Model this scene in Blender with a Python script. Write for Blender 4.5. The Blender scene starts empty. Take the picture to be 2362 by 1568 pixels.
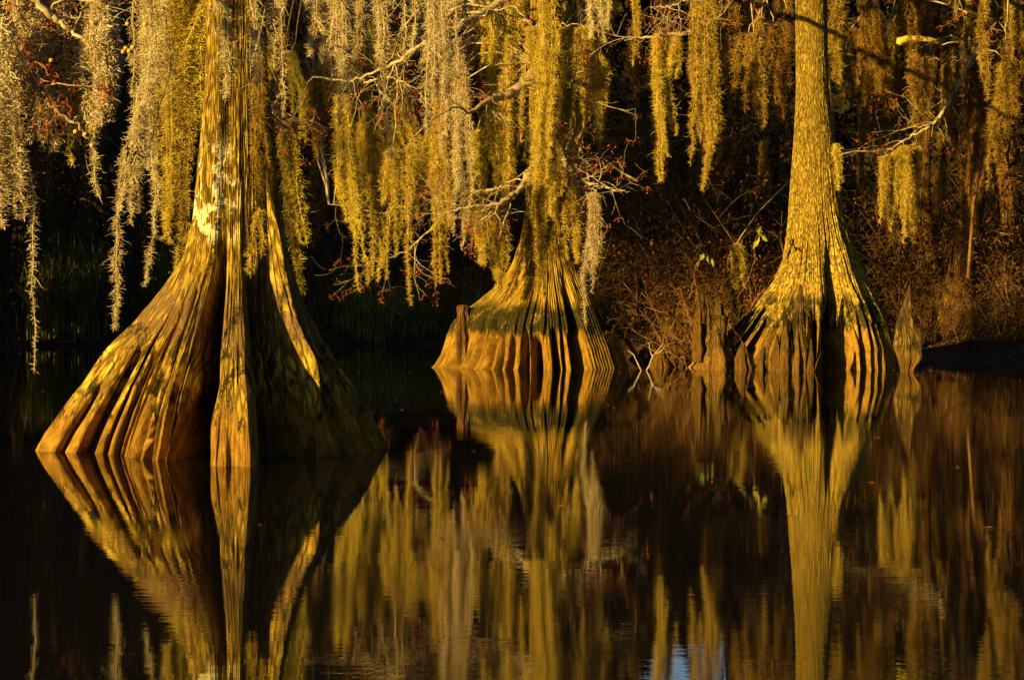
import bpy, math, random
import numpy as np
from mathutils import Vector

C = bpy.context.scene
R = math.radians
# ---------------------------------------------------------------- camera, sky, sun, exposure
H = 1.2            # eye height above the water
F = 4500.0         # focal length in units of the 2361 px wide picture
CX, YH = 1180.5, 656.0
cam_d = bpy.data.cameras.new('camera')
cam = bpy.data.objects.new('camera', cam_d)
C.collection.objects.link(cam)
cam.location = (0, 0, H)
cam.rotation_euler = (R(90), 0, 0)
cam_d.sensor_width = 36
cam_d.lens = 36 * F / 2361
cam_d.shift_y = -(784 - YH) / 2361
cam_d.clip_start = 0.1
cam_d.clip_end = 3000
C.camera = cam

SUN_EL, SUN_AZ = R(11), R(46)     # azimuth measured to the left of straight behind the camera
sd = Vector((-math.sin(SUN_AZ) * math.cos(SUN_EL), -math.cos(SUN_AZ) * math.cos(SUN_EL), math.sin(SUN_EL)))
w = bpy.data.worlds.new('World')
C.world = w
w.use_nodes = True
wn = w.node_tree.nodes
sky = wn.new('ShaderNodeTexSky')
sky.sky_type = 'NISHITA'
sky.sun_disc = False
sky.air_density = 0.8
sky.dust_density = 0.3
sky.sun_elevation = SUN_EL
sky.sun_rotation = math.atan2(sd.x, sd.y)
wn['Background'].inputs['Strength'].default_value = 0.06
w.node_tree.links.new(sky.outputs[0], wn['Background'].inputs['Color'])
sl = bpy.data.lights.new('sun', 'SUN')
sl.energy = 5.0
sl.angle = R(0.5)
sl.color = (1.0, 0.68, 0.19)
so = bpy.data.objects.new('sun', sl)
C.collection.objects.link(so)
so.rotation_euler = sd.to_track_quat('Z', 'Y').to_euler()
C.view_settings.view_transform = 'Standard'
C.view_settings.look = 'None'
C.view_settings.gamma = 1
C.view_settings.exposure = 1.42
C.cycles.max_bounces = 6
C.cycles.diffuse_bounces = 2
C.cycles.glossy_bounces = 3

# ---------------------------------------------------------------- helpers
def P(x, y, Y):
    """the place that stands Y metres off in the direction of picture point x, y"""
    return np.array([(x - CX) / F * Y, Y, H - (y - YH) / F * Y])

def px_of(p):
    return p[0] / p[1] * F + CX

class MB:
    def __init__(s):
        s.v, s.q, s.t, s.n = [], [], [], 0
    def add(s, v, q=None, t=None):
        v = np.asarray(v, np.float32).reshape(-1, 3)
        if q is not None and len(q): s.q.append(np.asarray(q, np.int32).reshape(-1, 4) + s.n)
        if t is not None and len(t): s.t.append(np.asarray(t, np.int32).reshape(-1, 3) + s.n)
        s.v.append(v); s.n += len(v)
        return s
    def mesh(s, name, mat, smooth=False):
        v = np.concatenate(s.v) if s.v else np.zeros((0, 3), np.float32)
        q = np.concatenate(s.q) if s.q else np.zeros((0, 4), np.int32)
        t = np.concatenate(s.t) if s.t else np.zeros((0, 3), np.int32)
        m = bpy.data.meshes.new(name)
        m.vertices.add(len(v)); m.vertices.foreach_set('co', v.ravel())
        nl = len(q) * 4 + len(t) * 3
        m.loops.add(nl)
        m.loops.foreach_set('vertex_index', np.concatenate([q.ravel(), t.ravel()]).astype(np.int32))
        m.polygons.add(len(q) + len(t))
        st = np.concatenate([np.arange(len(q)) * 4, len(q) * 4 + np.arange(len(t)) * 3]).astype(np.int32)
        m.polygons.foreach_set('loop_start', st)
        m.polygons.foreach_set('use_smooth', np.full(len(q) + len(t), smooth))
        m.update(calc_edges=True)
        m.materials.append(mat)
        return m

def obj(name, mesh, parent=None, loc=(0, 0, 0), rz=0.0, sc=(1, 1, 1)):
    o = bpy.data.objects.new(name, mesh)
    C.collection.objects.link(o)
    o.parent = parent
    o.location = loc
    o.rotation_euler = (0, 0, rz)
    o.scale = sc
    return o

def tag(o, label=None, cat=None, group=None, kind=None):
    if label: o['label'] = label
    if cat: o['category'] = cat
    if group: o['group'] = group
    if kind: o['kind'] = kind
    return o

ORD = ['', 'first', 'second', 'third', 'fourth', 'fifth', 'sixth', 'seventh', 'eighth', 'ninth', 'tenth', 'eleventh',
       'twelfth', 'thirteenth', 'fourteenth', 'fifteenth', 'sixteenth', 'seventeenth', 'eighteenth', 'nineteenth',
       'twentieth']
def ordinal(i, n):
    if i == 1: return 'leftmost'
    if i == n: return 'rightmost'
    if i <= 20: return ORD[i] + ' from the left'
    if n - i + 1 <= 20: return ORD[n - i + 1] + ' from the right'
    return 'number %d from the left' % i
SERIES = {}
def series(o, phrase, x, cat, group):
    """a thing labelled at the end by its rank from the left within its own series"""
    SERIES.setdefault(phrase, []).append((x, o))
    o['category'] = cat; o['group'] = group
    return o

def finish_series():
    for phrase, l in SERIES.items():
        l.sort(key=lambda a: a[0])
        for i, (x, o) in enumerate(l):
            o['label'] = phrase if len(l) == 1 else '%s, %s' % (phrase, ordinal(i + 1, len(l)))

def tube(mb, pts, rad, n=5, cap=True):
    pts = np.asarray(pts, float); k = len(pts)
    rad = np.broadcast_to(np.asarray(rad, float), (k,))
    d = np.gradient(pts, axis=0)
    d /= np.linalg.norm(d, axis=1)[:, None] + 1e-9
    ref = np.array([0.31, 0.9, 0.2]) if abs(d[:, 2]).mean() > .6 else np.array([0.1, 0.2, 1.0])
    u = np.cross(d, ref); u /= np.linalg.norm(u, axis=1)[:, None] + 1e-9
    v = np.cross(d, u)
    a = np.arange(n) / n * 2 * math.pi
    ring = pts[:, None] + rad[:, None, None] * (np.cos(a)[None, :, None] * u[:, None] + np.sin(a)[None, :, None] * v[:, None])
    i = np.arange(k - 1)[:, None] * n; j = np.arange(n)[None]; j2 = (j + 1) % n
    q = np.stack([i + j, i + j2, i + n + j2, i + n + j], -1).reshape(-1, 4)
    vv = ring.reshape(-1, 3); t = []
    if cap:
        vv = np.vstack([vv, pts[-1] + d[-1] * rad[-1] * .6, pts[0] - d[0] * rad[0] * .6])
        e = (k - 1) * n
        t = [[e + a_, e + (a_ + 1) % n, k * n] for a_ in range(n)] + [[(a_ + 1) % n, a_, k * n + 1] for a_ in range(n)]
    mb.add(vv, q, t)

def smooth_path(ctrl, n, wob=0.0, rg=None):
    ctrl = np.asarray(ctrl, float)
    t = np.linspace(0, len(ctrl) - 1, n)
    i = np.clip(t.astype(int), 0, len(ctrl) - 2); f = (t - i)[:, None]
    p0 = ctrl[np.maximum(i - 1, 0)]; p1 = ctrl[i]; p2 = ctrl[i + 1]; p3 = ctrl[np.minimum(i + 2, len(ctrl) - 1)]
    r = .5 * (2 * p1 + (p2 - p0) * f + (2 * p0 - 5 * p1 + 4 * p2 - p3) * f ** 2 + (3 * p1 - p0 - 3 * p2 + p3) * f ** 3)
    if wob and rg is not None:
        nz = rg.normal(0, wob, r.shape); nz[0] = 0
        r = r + nz
    return r

def hash2(i, j, s=0):
    n = (i.astype(np.int64) * 374761393 + j.astype(np.int64) * 668265263 + s * 1442695041) & 0x7fffffff
    n = ((n ^ (n >> 13)) * 1274126177) & 0x7fffffff
    return ((n ^ (n >> 16)) & 0xffff) / 65535.0
def vnoise(x, y, s=0, perx=None):
    """value noise; perx = period in x"""
    xi = np.floor(x); yi = np.floor(y); fx = x - xi; fy = y - yi
    fx = fx * fx * (3 - 2 * fx); fy = fy * fy * (3 - 2 * fy)
    def h(a, b):
        if perx: a = np.mod(a, perx)
        return hash2(a, b, s)
    return (h(xi, yi) * (1 - fx) + h(xi + 1, yi) * fx) * (1 - fy) + (h(xi, yi + 1) * (1 - fx) + h(xi + 1, yi + 1) * fx) * fy
def sstep(a, b, x):
    t = np.clip((x - a) / (b - a), 0, 1); return t * t * (3 - 2 * t)

# ---------------------------------------------------------------- materials
class NT:
    def __init__(s, name, rough=0.9, spec=0.2):
        s.m = bpy.data.materials.new(name); s.m.use_nodes = True
        s.nt = s.m.node_tree; s.n = s.nt.nodes; s.b = s.n['Principled BSDF']
        s.b.inputs['Roughness'].default_value = rough
        s.b.inputs['Specular IOR Level'].default_value = spec
    def l(s, a, b): s.nt.links.new(a, b)
    def coord(s, kind='Object'):
        t = s.n.new('ShaderNodeTexCoord'); return t.outputs[kind]
    def mapping(s, src, scale, loc=(0, 0, 0)):
        t = s.n.new('ShaderNodeMapping'); t.inputs['Scale'].default_value = scale; t.inputs['Location'].default_value = loc
        s.l(src, t.inputs['Vector']); return t.outputs[0]
    def noise(s, vec, scale, detail=4, rough=.55, dist=0.0):
        t = s.n.new('ShaderNodeTexNoise'); t.inputs['Scale'].default_value = scale
        t.inputs['Detail'].default_value = detail; t.inputs['Roughness'].default_value = rough
        t.inputs['Distortion'].default_value = dist
        s.l(vec, t.inputs['Vector']); return t.outputs['Fac']
    def voro(s, vec, scale, feature='DISTANCE_TO_EDGE', rnd=1.0):
        t = s.n.new('ShaderNodeTexVoronoi'); t.feature = feature; t.inputs['Scale'].default_value = scale
        t.inputs['Randomness'].default_value = rnd
        s.l(vec, t.inputs['Vector']); return t.outputs['Distance']
    def math(s, op, a, b=None, c=None):
        t = s.n.new('ShaderNodeMath'); t.operation = op
        for i, x in enumerate((a, b, c)):
            if x is None: continue
            if isinstance(x, (int, float)): t.inputs[i].default_value = x
            else: s.l(x, t.inputs[i])
        return t.outputs[0]
    def step(s, x, a, b):
        t = s.n.new('ShaderNodeMapRange'); t.interpolation_type = 'SMOOTHSTEP'
        s.l(x, t.inputs[0]); t.inputs[1].default_value = a; t.inputs[2].default_value = b
        return t.outputs[0]
    def mix(s, f, a, b):
        t = s.n.new('ShaderNodeMix'); t.data_type = 'RGBA'
        if isinstance(f, (int, float)): t.inputs[0].default_value = f
        else: s.l(f, t.inputs[0])
        for i, x in ((6, a), (7, b)):
            if isinstance(x, tuple): t.inputs[i].default_value = (*x, 1)
            else: s.l(x, t.inputs[i])
        return t.outputs[2]
    def sep(s, v):
        t = s.n.new('ShaderNodeSeparateXYZ'); s.l(v, t.inputs[0]); return t.outputs
    def rand(s):
        return s.n.new('ShaderNodeObjectInfo').outputs['Random']
    def bump(s, h, dist, strength=1.0, normal=None):
        t = s.n.new('ShaderNodeBump'); t.inputs['Distance'].default_value = dist; t.inputs['Strength'].default_value = strength
        s.l(h, t.inputs['Height'])
        if normal: s.l(normal, t.inputs['Normal'])
        s.l(t.outputs[0], s.b.inputs['Normal']); return t.outputs[0]

def bark(name, dark, mid, light, wet=None, green=None, lichen=None, cell=(34, 4.2), wetz=(.35, .6), crack=1.0, rustband=None, widez=(-9, -8)):
    """bark in strips along the grain; wet = colour of the low-water band, green = (z0, z1, amount), lichen = (z0, z1)"""
    s = NT(name, .92, .12)
    uv = s.coord('UV'); ob = s.coord('Object')
    warp = s.n.new('ShaderNodeTexNoise'); warp.inputs['Scale'].default_value = 3
    s.l(s.mapping(uv, (4, 2, 1)), warp.inputs['Vector'])
    add = s.n.new('ShaderNodeVectorMath'); add.operation = 'MULTIPLY_ADD'
    s.l(warp.outputs['Color'], add.inputs[0]); add.inputs[1].default_value = (.012, .04, 0); s.l(uv, add.inputs[2])
    wuv = add.outputs[0]
    z = s.sep(ob)[2]
    wide = s.step(z, widez[1], widez[0])          # the flare is stretched out wide: finer strips there
    def two(f, u, v):
        a_, b_ = f(s.mapping(wuv, (u, v, 1))), f(s.mapping(wuv, (u * 3.1, v * 1.1, 1), (.37, .21, 0)))
        return s.math('ADD', s.math('MULTIPLY', a_, s.math('SUBTRACT', 1.0, wide)), s.math('MULTIPLY', b_, wide))
    e = two(lambda v: s.voro(v, 1.0), cell[0], cell[1])
    edge = s.step(e, .0, .22)
    fine = two(lambda v: s.noise(v, 1.0, 6, .7), cell[0] * 3, cell[1] * 2.4)
    strip = two(lambda v: s.noise(v, 1.0, 3, .6), cell[0] * .7, cell[1] * .35)
    big = s.noise(ob, 2.2, 5, .6)
    fib = s.noise(s.mapping(wuv, (150, 3.2, 1)), 1.0, 6, .72)
    col = s.mix(s.step(strip, .3, .72), mid, light)
    col = s.mix(s.math('MULTIPLY', s.step(fine, .56, .36), .9), col, dark)
    col = s.mix(s.math('MULTIPLY', s.math('SUBTRACT', 1.0, edge), .85 * crack), col, dark)
    col = s.mix(s.math('MULTIPLY', s.step(fib, .52, .34), s.math('ADD', .4, s.math('MULTIPLY', wide, .35))), col, dark)
    col = s.mix(s.math('MULTIPLY', s.step(big, .5, .75), .22), col, dark)
    zn = s.math('ADD', z, s.math('MULTIPLY', s.math('SUBTRACT', s.noise(s.mapping(ob, (5, 5, 1.5)), 1.0, 5, .65), .5), .45))
    low = None
    if wet:
        low = s.step(zn, wetz[1], wetz[0])
        wc = s.mix(s.step(s.noise(s.mapping(uv, (40, 3.2, 1)), 1, 6, .7), .36, .68), wet, tuple(c * .45 for c in wet))
        wc = s.mix(s.math('MULTIPLY', s.step(s.noise(ob, 9, 4), .56, .66), .5), wc, tuple(min(c * 1.5, .8) for c in wet))
        streak = s.noise(s.mapping(wuv, (110, 3.2, 1)), 1, 6, .7)
        wc = s.mix(s.math('MULTIPLY', s.step(streak, .56, .40), .85), wc, tuple(c * .28 for c in wet))
        col = s.mix(s.math('MULTIPLY', low, .9), col, wc)
    if green:
        z0, z1, amt = green
        band = s.math('MULTIPLY', s.step(zn, z0 - .06, z0 + .05), s.step(zn, z1 + .12, z1 - .08))
        gn = s.noise(s.mapping(ob, (7, 7, 3)), 1.0, 6, .7)
        gf = s.math('MULTIPLY', band, s.step(gn, .62 - amt * .35, .68 - amt * .28))
        gcol = s.mix(s.step(s.noise(ob, 45, 3, .6), .35, .65), (.020, .015, .005), (.060, .050, .010))
        col = s.mix(gf, col, gcol)
    if lichen:
        z0, z1 = lichen
        band = s.math('MULTIPLY', s.step(z, z0, z0 + .12), s.step(z, z1, z1 - .25))
        ln = s.noise(s.mapping(ob, (9, 9, 6), (3.1, 0, 1.7)), 1.0, 5, .62)
        side = s.step(s.sep(ob)[0], .10, .0)
        lf = s.math('MULTIPLY', s.math('MULTIPLY', band, side), s.step(ln, .515, .53))
        col = s.mix(lf, col, (.78, .70, .42))
        small = s.noise(s.mapping(ob, (26, 26, 16)), 1.0, 4, .6)
        col = s.mix(s.math('MULTIPLY', s.math('MULTIPLY', s.step(small, .64, .67), s.step(z, 1.3, 1.8)), .7), col, (.6, .58, .45))
    if rustband:
        z0, z1 = rustband
        rb = s.math('MULTIPLY', s.step(zn, z0 - .15, z0), s.step(zn, z1 + .1, z1 - .1))
        col = s.mix(s.math('MULTIPLY', rb, s.step(s.noise(s.mapping(uv, (90, 9, 1)), 1, 6, .7), .36, .58)), col, (.17, .10, .04))
    s.l(col, s.b.inputs['Base Color'])
    h = s.math('ADD', s.math('MULTIPLY', edge, s.math('SUBTRACT', .65, s.math('MULTIPLY', wide, .42))), s.math('ADD', s.math('MULTIPLY', fine, .45), s.math('MULTIPLY', fib, .6)))
    if low is not None:
        h = s.math('MULTIPLY', h, s.math('SUBTRACT', 1.0, s.math('MULTIPLY', low, .5)))
    if low is not None:
        h = s.math('ADD', h, s.math('MULTIPLY', s.math('MULTIPLY', low, streak), .8))
    if green:
        h = s.math('ADD', h, s.math('MULTIPLY', gf, s.noise(ob, 60, 3)))
    s.bump(h, .04)
    return s.m

M = {}
M['bark_left'] = bark('bark_left', (.065, .034, .006), (.42, .255, .028), (.80, .57, .065), wet=(.32, .165, .020),
                      green=(.25, .98, .24), lichen=(1.45, 2.3), wetz=(.24, .5), rustband=(.85, 1.2), widez=(.9, 1.6))
M['bark_middle'] = bark('bark_middle', (.08, .042, .007), (.38, .235, .024), (.58, .39, .045), wet=(.31, .165, .018),
                        green=(.52, .88, .8), wetz=(.5, .66), crack=.7, cell=(30, 2.6), widez=(.8, 1.4))
M['bark_right'] = bark('bark_right', (.075, .040, .007), (.46, .30, .035), (.72, .53, .075), wet=(.32, .17, .022),
                       green=(.55, 1.0, .50), wetz=(.45, .72), cell=(46, 8), crack=.8, widez=(.7, 1.5))
M['bark_shade'] = bark('bark_shade', (.025, .016, .010), (.10, .065, .032), (.20, .14, .075), cell=(24, 3))  # background bark with the shade of the woods put into its colour
M['bark_warm'] = bark('bark_warm', (.05, .022, .006), (.24, .11, .022), (.40, .22, .05), cell=(24, 3))  # warm copy of that bark, orange light put into the colour
M['knee_wood'] = bark('knee_wood', (.05, .028, .008), (.22, .13, .026), (.36, .235, .05), wet=(.24, .125, .022), wetz=(.18, .4),
                      green=(.3, .8, .4), cell=(22, 5))

def simple(name, a, b, scale=6, rough=.9, var=0.0, hairscale=None, transl=0.0):
    s = NT(name, rough, .1)
    f = s.step(s.noise(s.coord('Object'), scale, 4, .6), .35, .65)
    col = s.mix(f, a, b)
    if var:
        hsv = s.n.new('ShaderNodeHueSaturation')
        s.l(s.math('ADD', 1 - var / 2, s.math('MULTIPLY', s.rand(), var)), hsv.inputs['Value'])
        s.l(s.math('ADD', .49, s.math('MULTIPLY', s.rand(), .02)), hsv.inputs['Hue'])
        s.l(col, hsv.inputs['Color']); col = hsv.outputs[0]
    s.l(col, s.b.inputs['Base Color'])
    if transl:
        tr = s.n.new('ShaderNodeBsdfTranslucent'); s.l(col, tr.inputs['Color'])
        mx = s.n.new('ShaderNodeMixShader'); mx.inputs[0].default_value = transl
        s.l(s.b.outputs[0], mx.inputs[1]); s.l(tr.outputs[0], mx.inputs[2])
        s.l(mx.outputs[0], s.n['Material Output'].inputs['Surface'])
    return s.m
M['moss_pale'] = simple('moss_pale', (.42, .32, .14), (.64, .52, .30), 9, var=.25, transl=.18)
M['moss_gold'] = simple('moss_gold', (.36, .25, .028), (.60, .44, .07), 9, var=.3, transl=.18)
M['moss_dim'] = simple('moss_dim', (.17, .095, .016), (.32, .20, .035), 6, var=.5, transl=.15)  # darker copy of the moss; shade is put into its colour
M['twig'] = simple('twig', (.20, .15, .075), (.42, .34, .19), 14, var=.1)
M['twig_dark'] = simple('twig_dark', (.10, .055, .018), (.21, .12, .035), 8)
M['brush'] = simple('brush', (.13, .065, .018), (.28, .15, .04), 8)
M['rust'] = simple('rust_foliage', (.30, .07, .012), (.46, .15, .025), 12, var=.4, transl=.25)
M['rust_dark'] = simple('rust_foliage_dark', (.08, .032, .009), (.18, .072, .018), 4, var=.5, transl=.2)
M['leaf_green'] = simple('leaf_green', (.20, .22, .03), (.45, .42, .06), 8, var=.2, transl=.3)
M['leaf_dark'] = simple('leaf_dark', (.020, .030, .010), (.055, .07, .016), 3, var=.5, transl=.15)
M['reed'] = simple('reed', (.06, .085, .018), (.36, .32, .07), 2.5, var=.3, transl=.2)
M['cone'] = simple('cone', (.42, .22, .04), (.60, .38, .08), 60)
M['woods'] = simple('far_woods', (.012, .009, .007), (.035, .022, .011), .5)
# bank soil with leaf litter
s = NT('bank_soil', .95, .1)
ob = s.coord('Object')
c = s.mix(s.step(s.noise(ob, 1.3, 6, .65), .4, .62), (.020, .013, .009), (.055, .032, .016))
c = s.mix(s.step(s.noise(ob, 16, 4, .6), .60, .66), c, (.16, .07, .02))
s.l(c, s.b.inputs['Base Color'])
s.bump(s.noise(ob, 7, 8, .7), .08)
M['soil'] = s.m
# still dark swamp water
s = NT('swamp_water', .002, .5)
s.b.inputs['IOR'].default_value = 1.42
s.b.inputs['Base Color'].default_value = (.006, .005, .005, 1)
ob = s.coord('Object')
n1 = s.noise(s.mapping(ob, (1.1, 5.0, 1)), 1.0, 2, .5)
n2 = s.noise(s.mapping(ob, (5.0, 22.0, 1)), 1.0, 3, .55)
patch = s.step(s.noise(s.mapping(ob, (.16, .5, 1)), 1.0, 2, .5), .42, .62)
h = s.math('ADD', s.math('MULTIPLY', n1, .00035), s.math('MULTIPLY', s.math('MULTIPLY', n2, .00030), s.math('ADD', .35, patch)))
s.bump(h, 1.0)
M['water'] = s.m

# ---------------------------------------------------------------- ground, water
def shore_y(x):
    return np.interp(x, [-60, -14, -6, -1, 1.0, 1.9, 2.5, 3.4, 4.6, 6, 12, 60], [30, 36, 38.5, 38.5, 36, 31.5, 28.5, 28.5, 29.8, 30.2, 31.5, 30])
def ground_z(x, y):
    n = vnoise(x * .7, y * .7, 5) * .5 + vnoise(x * 2.3, y * 2.3, 6) * .2 - .3
    d = y - shore_y(x) + n * 2.6
    z = np.where(d > 0, .52 * (1 - np.exp(-d / 3.0)) + d * .012, np.maximum(d * .22, -1.3))
    z = z + n * .22 * np.clip(d / 2, 0, 1)
    # the near shore behind and left of the camera
    d2 = (-6.0 - y)
    z = np.where(y < 4, np.maximum(z, np.clip(d2 * .12, -1.3, 1.0)), z)
    return np.where(y > 150, np.clip(z, 0, 2.0), z)
def axis(a, b, c, d, n1, n2, n3):
    return np.unique(np.concatenate([-np.geomspace(-b + 1, -a + 1, n1) + 1 if a < 0 else np.linspace(a, b, n1), np.linspace(b, c, n2), np.geomspace(c, d, n3)]))
gx = axis(-900, -22, 22, 900, 14, 260, 14)
gy = np.unique(np.concatenate([np.linspace(-900, -40, 10), np.linspace(-40, 26, 50), np.linspace(26, 62, 220), np.geomspace(62, 1500, 20)]))
GX, GY = np.meshgrid(gx, gy)
GZ = ground_z(GX, GY)
nx, ny = len(gx), len(gy)
i, j = np.meshgrid(np.arange(nx - 1), np.arange(ny - 1))
q = np.stack([j * nx + i, j * nx + i + 1, (j + 1) * nx + i + 1, (j + 1) * nx + i], -1).reshape(-1, 4)
g = obj('ground', MB().add(np.stack([GX, GY, GZ], -1), q).mesh('ground', M['soil'], True))
tag(g, 'dark muddy bank and swamp bed strewn with dead leaves', 'ground', kind='structure')
wv = [(-200, -60, 0), (200, -60, 0), (200, 60, 0), (-200, 60, 0)]
wo = obj('water', MB().add(wv, [[0, 1, 2, 3]]).mesh('water', M['water']))
tag(wo, 'still black swamp water mirroring the cypress trees and moss', 'water', kind='structure')

# ---------------------------------------------------------------- cypress trunk with fluted buttress
def cyl_ring_mesh(name, mat, X, Yv, Z, U, V):
    """X.. are (nz, nt) grids around the trunk, wrapped; UV in metres"""
    nz, nt = X.shape
    v = np.stack([X, Yv, Z], -1).reshape(-1, 3)
    i = np.arange(nz - 1)[:, None] * nt; j = np.arange(nt)[None]; j2 = (j + 1) % nt
    q = np.stack([i + j, i + j2, i + nt + j2, i + nt + j], -1).reshape(-1, 4)
    m = MB().add(v, q).mesh(name, mat, True)
    uvl = m.uv_layers.new(name='UVMap')
    Uw = np.concatenate([U, U[:, :1] + (U[:, 1:2] - U[:, :1]) * nt], 1)
    u = np.stack([Uw[:-1, :-1], Uw[:-1, 1:], Uw[1:, 1:], Uw[1:, :-1]], -1).reshape(-1)
    Vw = np.concatenate([V, V[:, :1]], 1)
    vv = np.stack([Vw[:-1, :-1], Vw[:-1, 1:], Vw[1:, 1:], Vw[1:, :-1]], -1).reshape(-1)
    uvl.data.foreach_set('uv', np.stack([u, vv], -1).ravel().astype(np.float32))
    return m

def fluted_trunk(name, mat, env, prof_l, prof_r, rtop, valleys, ztop, seed, axis_x=None, nt=900, nz=380, zmin=-.5,
                 flute=.11, nf=50, bark_amp=.014, taper=.25, zdense=2.4, squash=1.0, mod=None, calm=None, clefts=()):
    """env: (angle deg, base radius) with 0 = towards the camera and -90 = left; prof: (z, share of the flare);
    valleys: (angle, half width, depth, z where it ends)"""
    th = np.linspace(-math.pi, math.pi, nt, endpoint=False)
    zz = np.concatenate([np.linspace(zmin, zdense, int(nz * .75), endpoint=False), np.linspace(zdense, ztop, nz - int(nz * .75))])
    T, Z = np.meshgrid(th, zz)
    ea = np.array([R(a) for a, r in env]); er = np.array([r for a, r in env])
    ea = np.concatenate([ea - 2 * math.pi, ea, ea + 2 * math.pi]); er = np.tile(er, 3)
    Rb = np.interp(T, ea, er)
    pl = np.interp(Z, [a for a, b in prof_l], [b for a, b in prof_l])
    pr = np.interp(Z, [a for a, b in prof_r], [b for a, b in prof_r])
    sgn = .5 + .5 * np.sin(T)
    Pz = pl * (1 - sgn) + pr * sgn
    # each rib climbs its own way
    rib = vnoise((T / (2 * math.pi) + .5) * 22, Z * 0 + 3.3, seed, 22)
    Pz = Pz * (1 + (rib - .5) * .5 * sstep(0, .5, Pz) * (1 - Pz) * 1.2)
    rt = rtop * (1 - taper * np.clip(Z, 0, None) / ztop)
    r = rt + (Rb - rtop) * Pz * squash
    tw = T + .05 * (vnoise(Z * 1.6, T * 0, seed + 3) - .5)
    for a, hw, dep, zt in valleys:
        d = np.angle(np.exp(1j * (tw - R(a)))) / R(hw)
        d = d + .35 * (vnoise(Z * 3 + a, Z * 0, seed + 9) - .5)
        f = np.exp(-np.abs(d) ** 2.4) if dep > 0 else sstep(-.28, .04, d) * np.clip(1 - d / 3.2, 0, 1) ** (.38 if dep < -.6 else 1.2)
        dep = abs(dep)
        dz = sstep(zt, zt * .55, Z) * (.7 + .3 * sstep(zt * .55, 0, Z))
        r = r * (1 - dep * f * dz)
    # flutes: ribs with rounded tops and tight creases
    xx = (tw / (2 * math.pi) + .5)
    wz = vnoise(xx * 17, Z * .35, seed + 7, 17)
    ph_ = np.mod(xx * nf * .8 + 1.6 * wz, 1.0)
    big_ = .3 + 1.2 * vnoise(np.floor(xx * nf * .8 + 1.6 * wz) + .5, Z * .8, seed + 8)
    saw = sstep(0, .14, ph_) * (1 - ph_) ** .8 * big_          # ribs with a steep right side
    f2 = np.abs(2 * np.mod(xx * nf * 3 + 2.2 * vnoise(xx * 31, Z * .8, seed + 12, 31), 1.0) - 1)
    f3 = np.abs(2 * np.mod(xx * nf * 7 + 2.5 * vnoise(xx * 60, Z * 1.5, seed + 13, 60), 1.0) - 1)
    low = sstep(.02, .32, Pz)
    if calm: low = low * (1 - calm[2] * np.exp(-((np.degrees(T) - calm[0]) / calm[1]) ** 4))
    r = r - r * flute * saw * low - (.016 * f2 + .007 * f3) * (.3 + low)
    r = r * (1 + .03 * (vnoise(xx * 7, Z * .9, seed + 4, 7) - .5))
    b = vnoise(xx * nf * 6, Z * 3.5, seed + 5, nf * 6) * .6 + vnoise(xx * nf * 12, Z * 10, seed + 6, nf * 12) * .4
    r = r + bark_amp * (b - .5)
    if mod: r = mod(np.degrees(T), Z, r)
    X = r * np.sin(T); Y = -r * np.cos(T)
    for a, hw, dep, zt in clefts:                  # narrow slots cut straight back into the face
        d = (np.degrees(tw) - a) / hw + .5 * (vnoise(Z * 4 + abs(a), Z * 0, seed + 14) - .5)
        Y = Y + dep * np.exp(-np.abs(d) ** 2.5) * sstep(zt, zt * .5, Z) * np.clip(Pz * 1.6, 0, 1)
    if axis_x is not None:
        X = X + np.interp(Z, [a for a, b_ in axis_x], [b_ for a, b_ in axis_x])
    return cyl_ring_mesh(name, mat, X, Y, Z, T * max(rtop, .3) * 1.15, Z)

def thing(name, loc, label=None, cat=None, group=None):
    o = obj(name, None, None, tuple(float(a) for a in loc))
    o.empty_display_size = .2
    return tag(o, label, cat, group)

# ---------------------------------------------------------------- left tree
def zl(y, Y, yw): return (yw - y) / F * Y
TL = thing('bald_cypress', (-1.99, 14.1, 0), 'large bald cypress at left with white lichen patches and a broad fluted base', 'tree', 'cypress trees standing in the water')
pl = [(zl(y, 14.06, 1040), p) for y, p in [(1200, 1.28), (1040, 1), (1000, .947), (950, .866), (900, .773), (850, .677), (800, .576), (750, .45), (700, .336), (650, .235), (600, .146), (550, .105), (500, .075), (400, .05), (300, .025), (150, 0)]]
pr = [(zl(y, 14.2, 1035), p) for y, p in [(1200, 1.2), (1030, 1), (1000, .95), (950, .86), (900, .76), (850, .62), (800, .50), (700, .32), (600, .19), (500, .115), (400, .08), (300, .05), (150, 0)]]
envL = [(-180, 1.0), (-150, 1.05), (-120, 1.15), (-100, 1.35), (-90, 1.46), (-84, 1.38), (-78, 1.12), (-72, .97), (-64, .88), (-58, .86), (-50, .90), (-42, .90),
        (-34, .93), (-25, 1.02), (-17, 1.06), (-7, .92), (-4, 1.05), (-1, 1.20), (12, 1.30), (20, 1.05), (30, .92), (45, .86), (58, .88), (70, .98), (78, 1.02), (86, .98), (100, 1.12), (110, 1.14), (130, 1.0), (155, 1.0)]
valL = [(-48, 2.4, -.30, 1.4), (-38, 2.4, -.30, 1.45), (-29, 2.0, -.20, 1.3), (-11.5, 4.5, .30, 1.3), (5, 1.6, .05, .7), (24, 6.5, .50, 1.35), (37, 6, .44, 1.42),
        (43, 8.5, .62, 1.6), (69, 4.5, .30, 1.5), (91, 5, .30, 1.1), (125, 6, .3, 1), (165, 8, .3, 1), (-110, 5, .2, 1), (-140, 7, .3, 1)]
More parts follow.
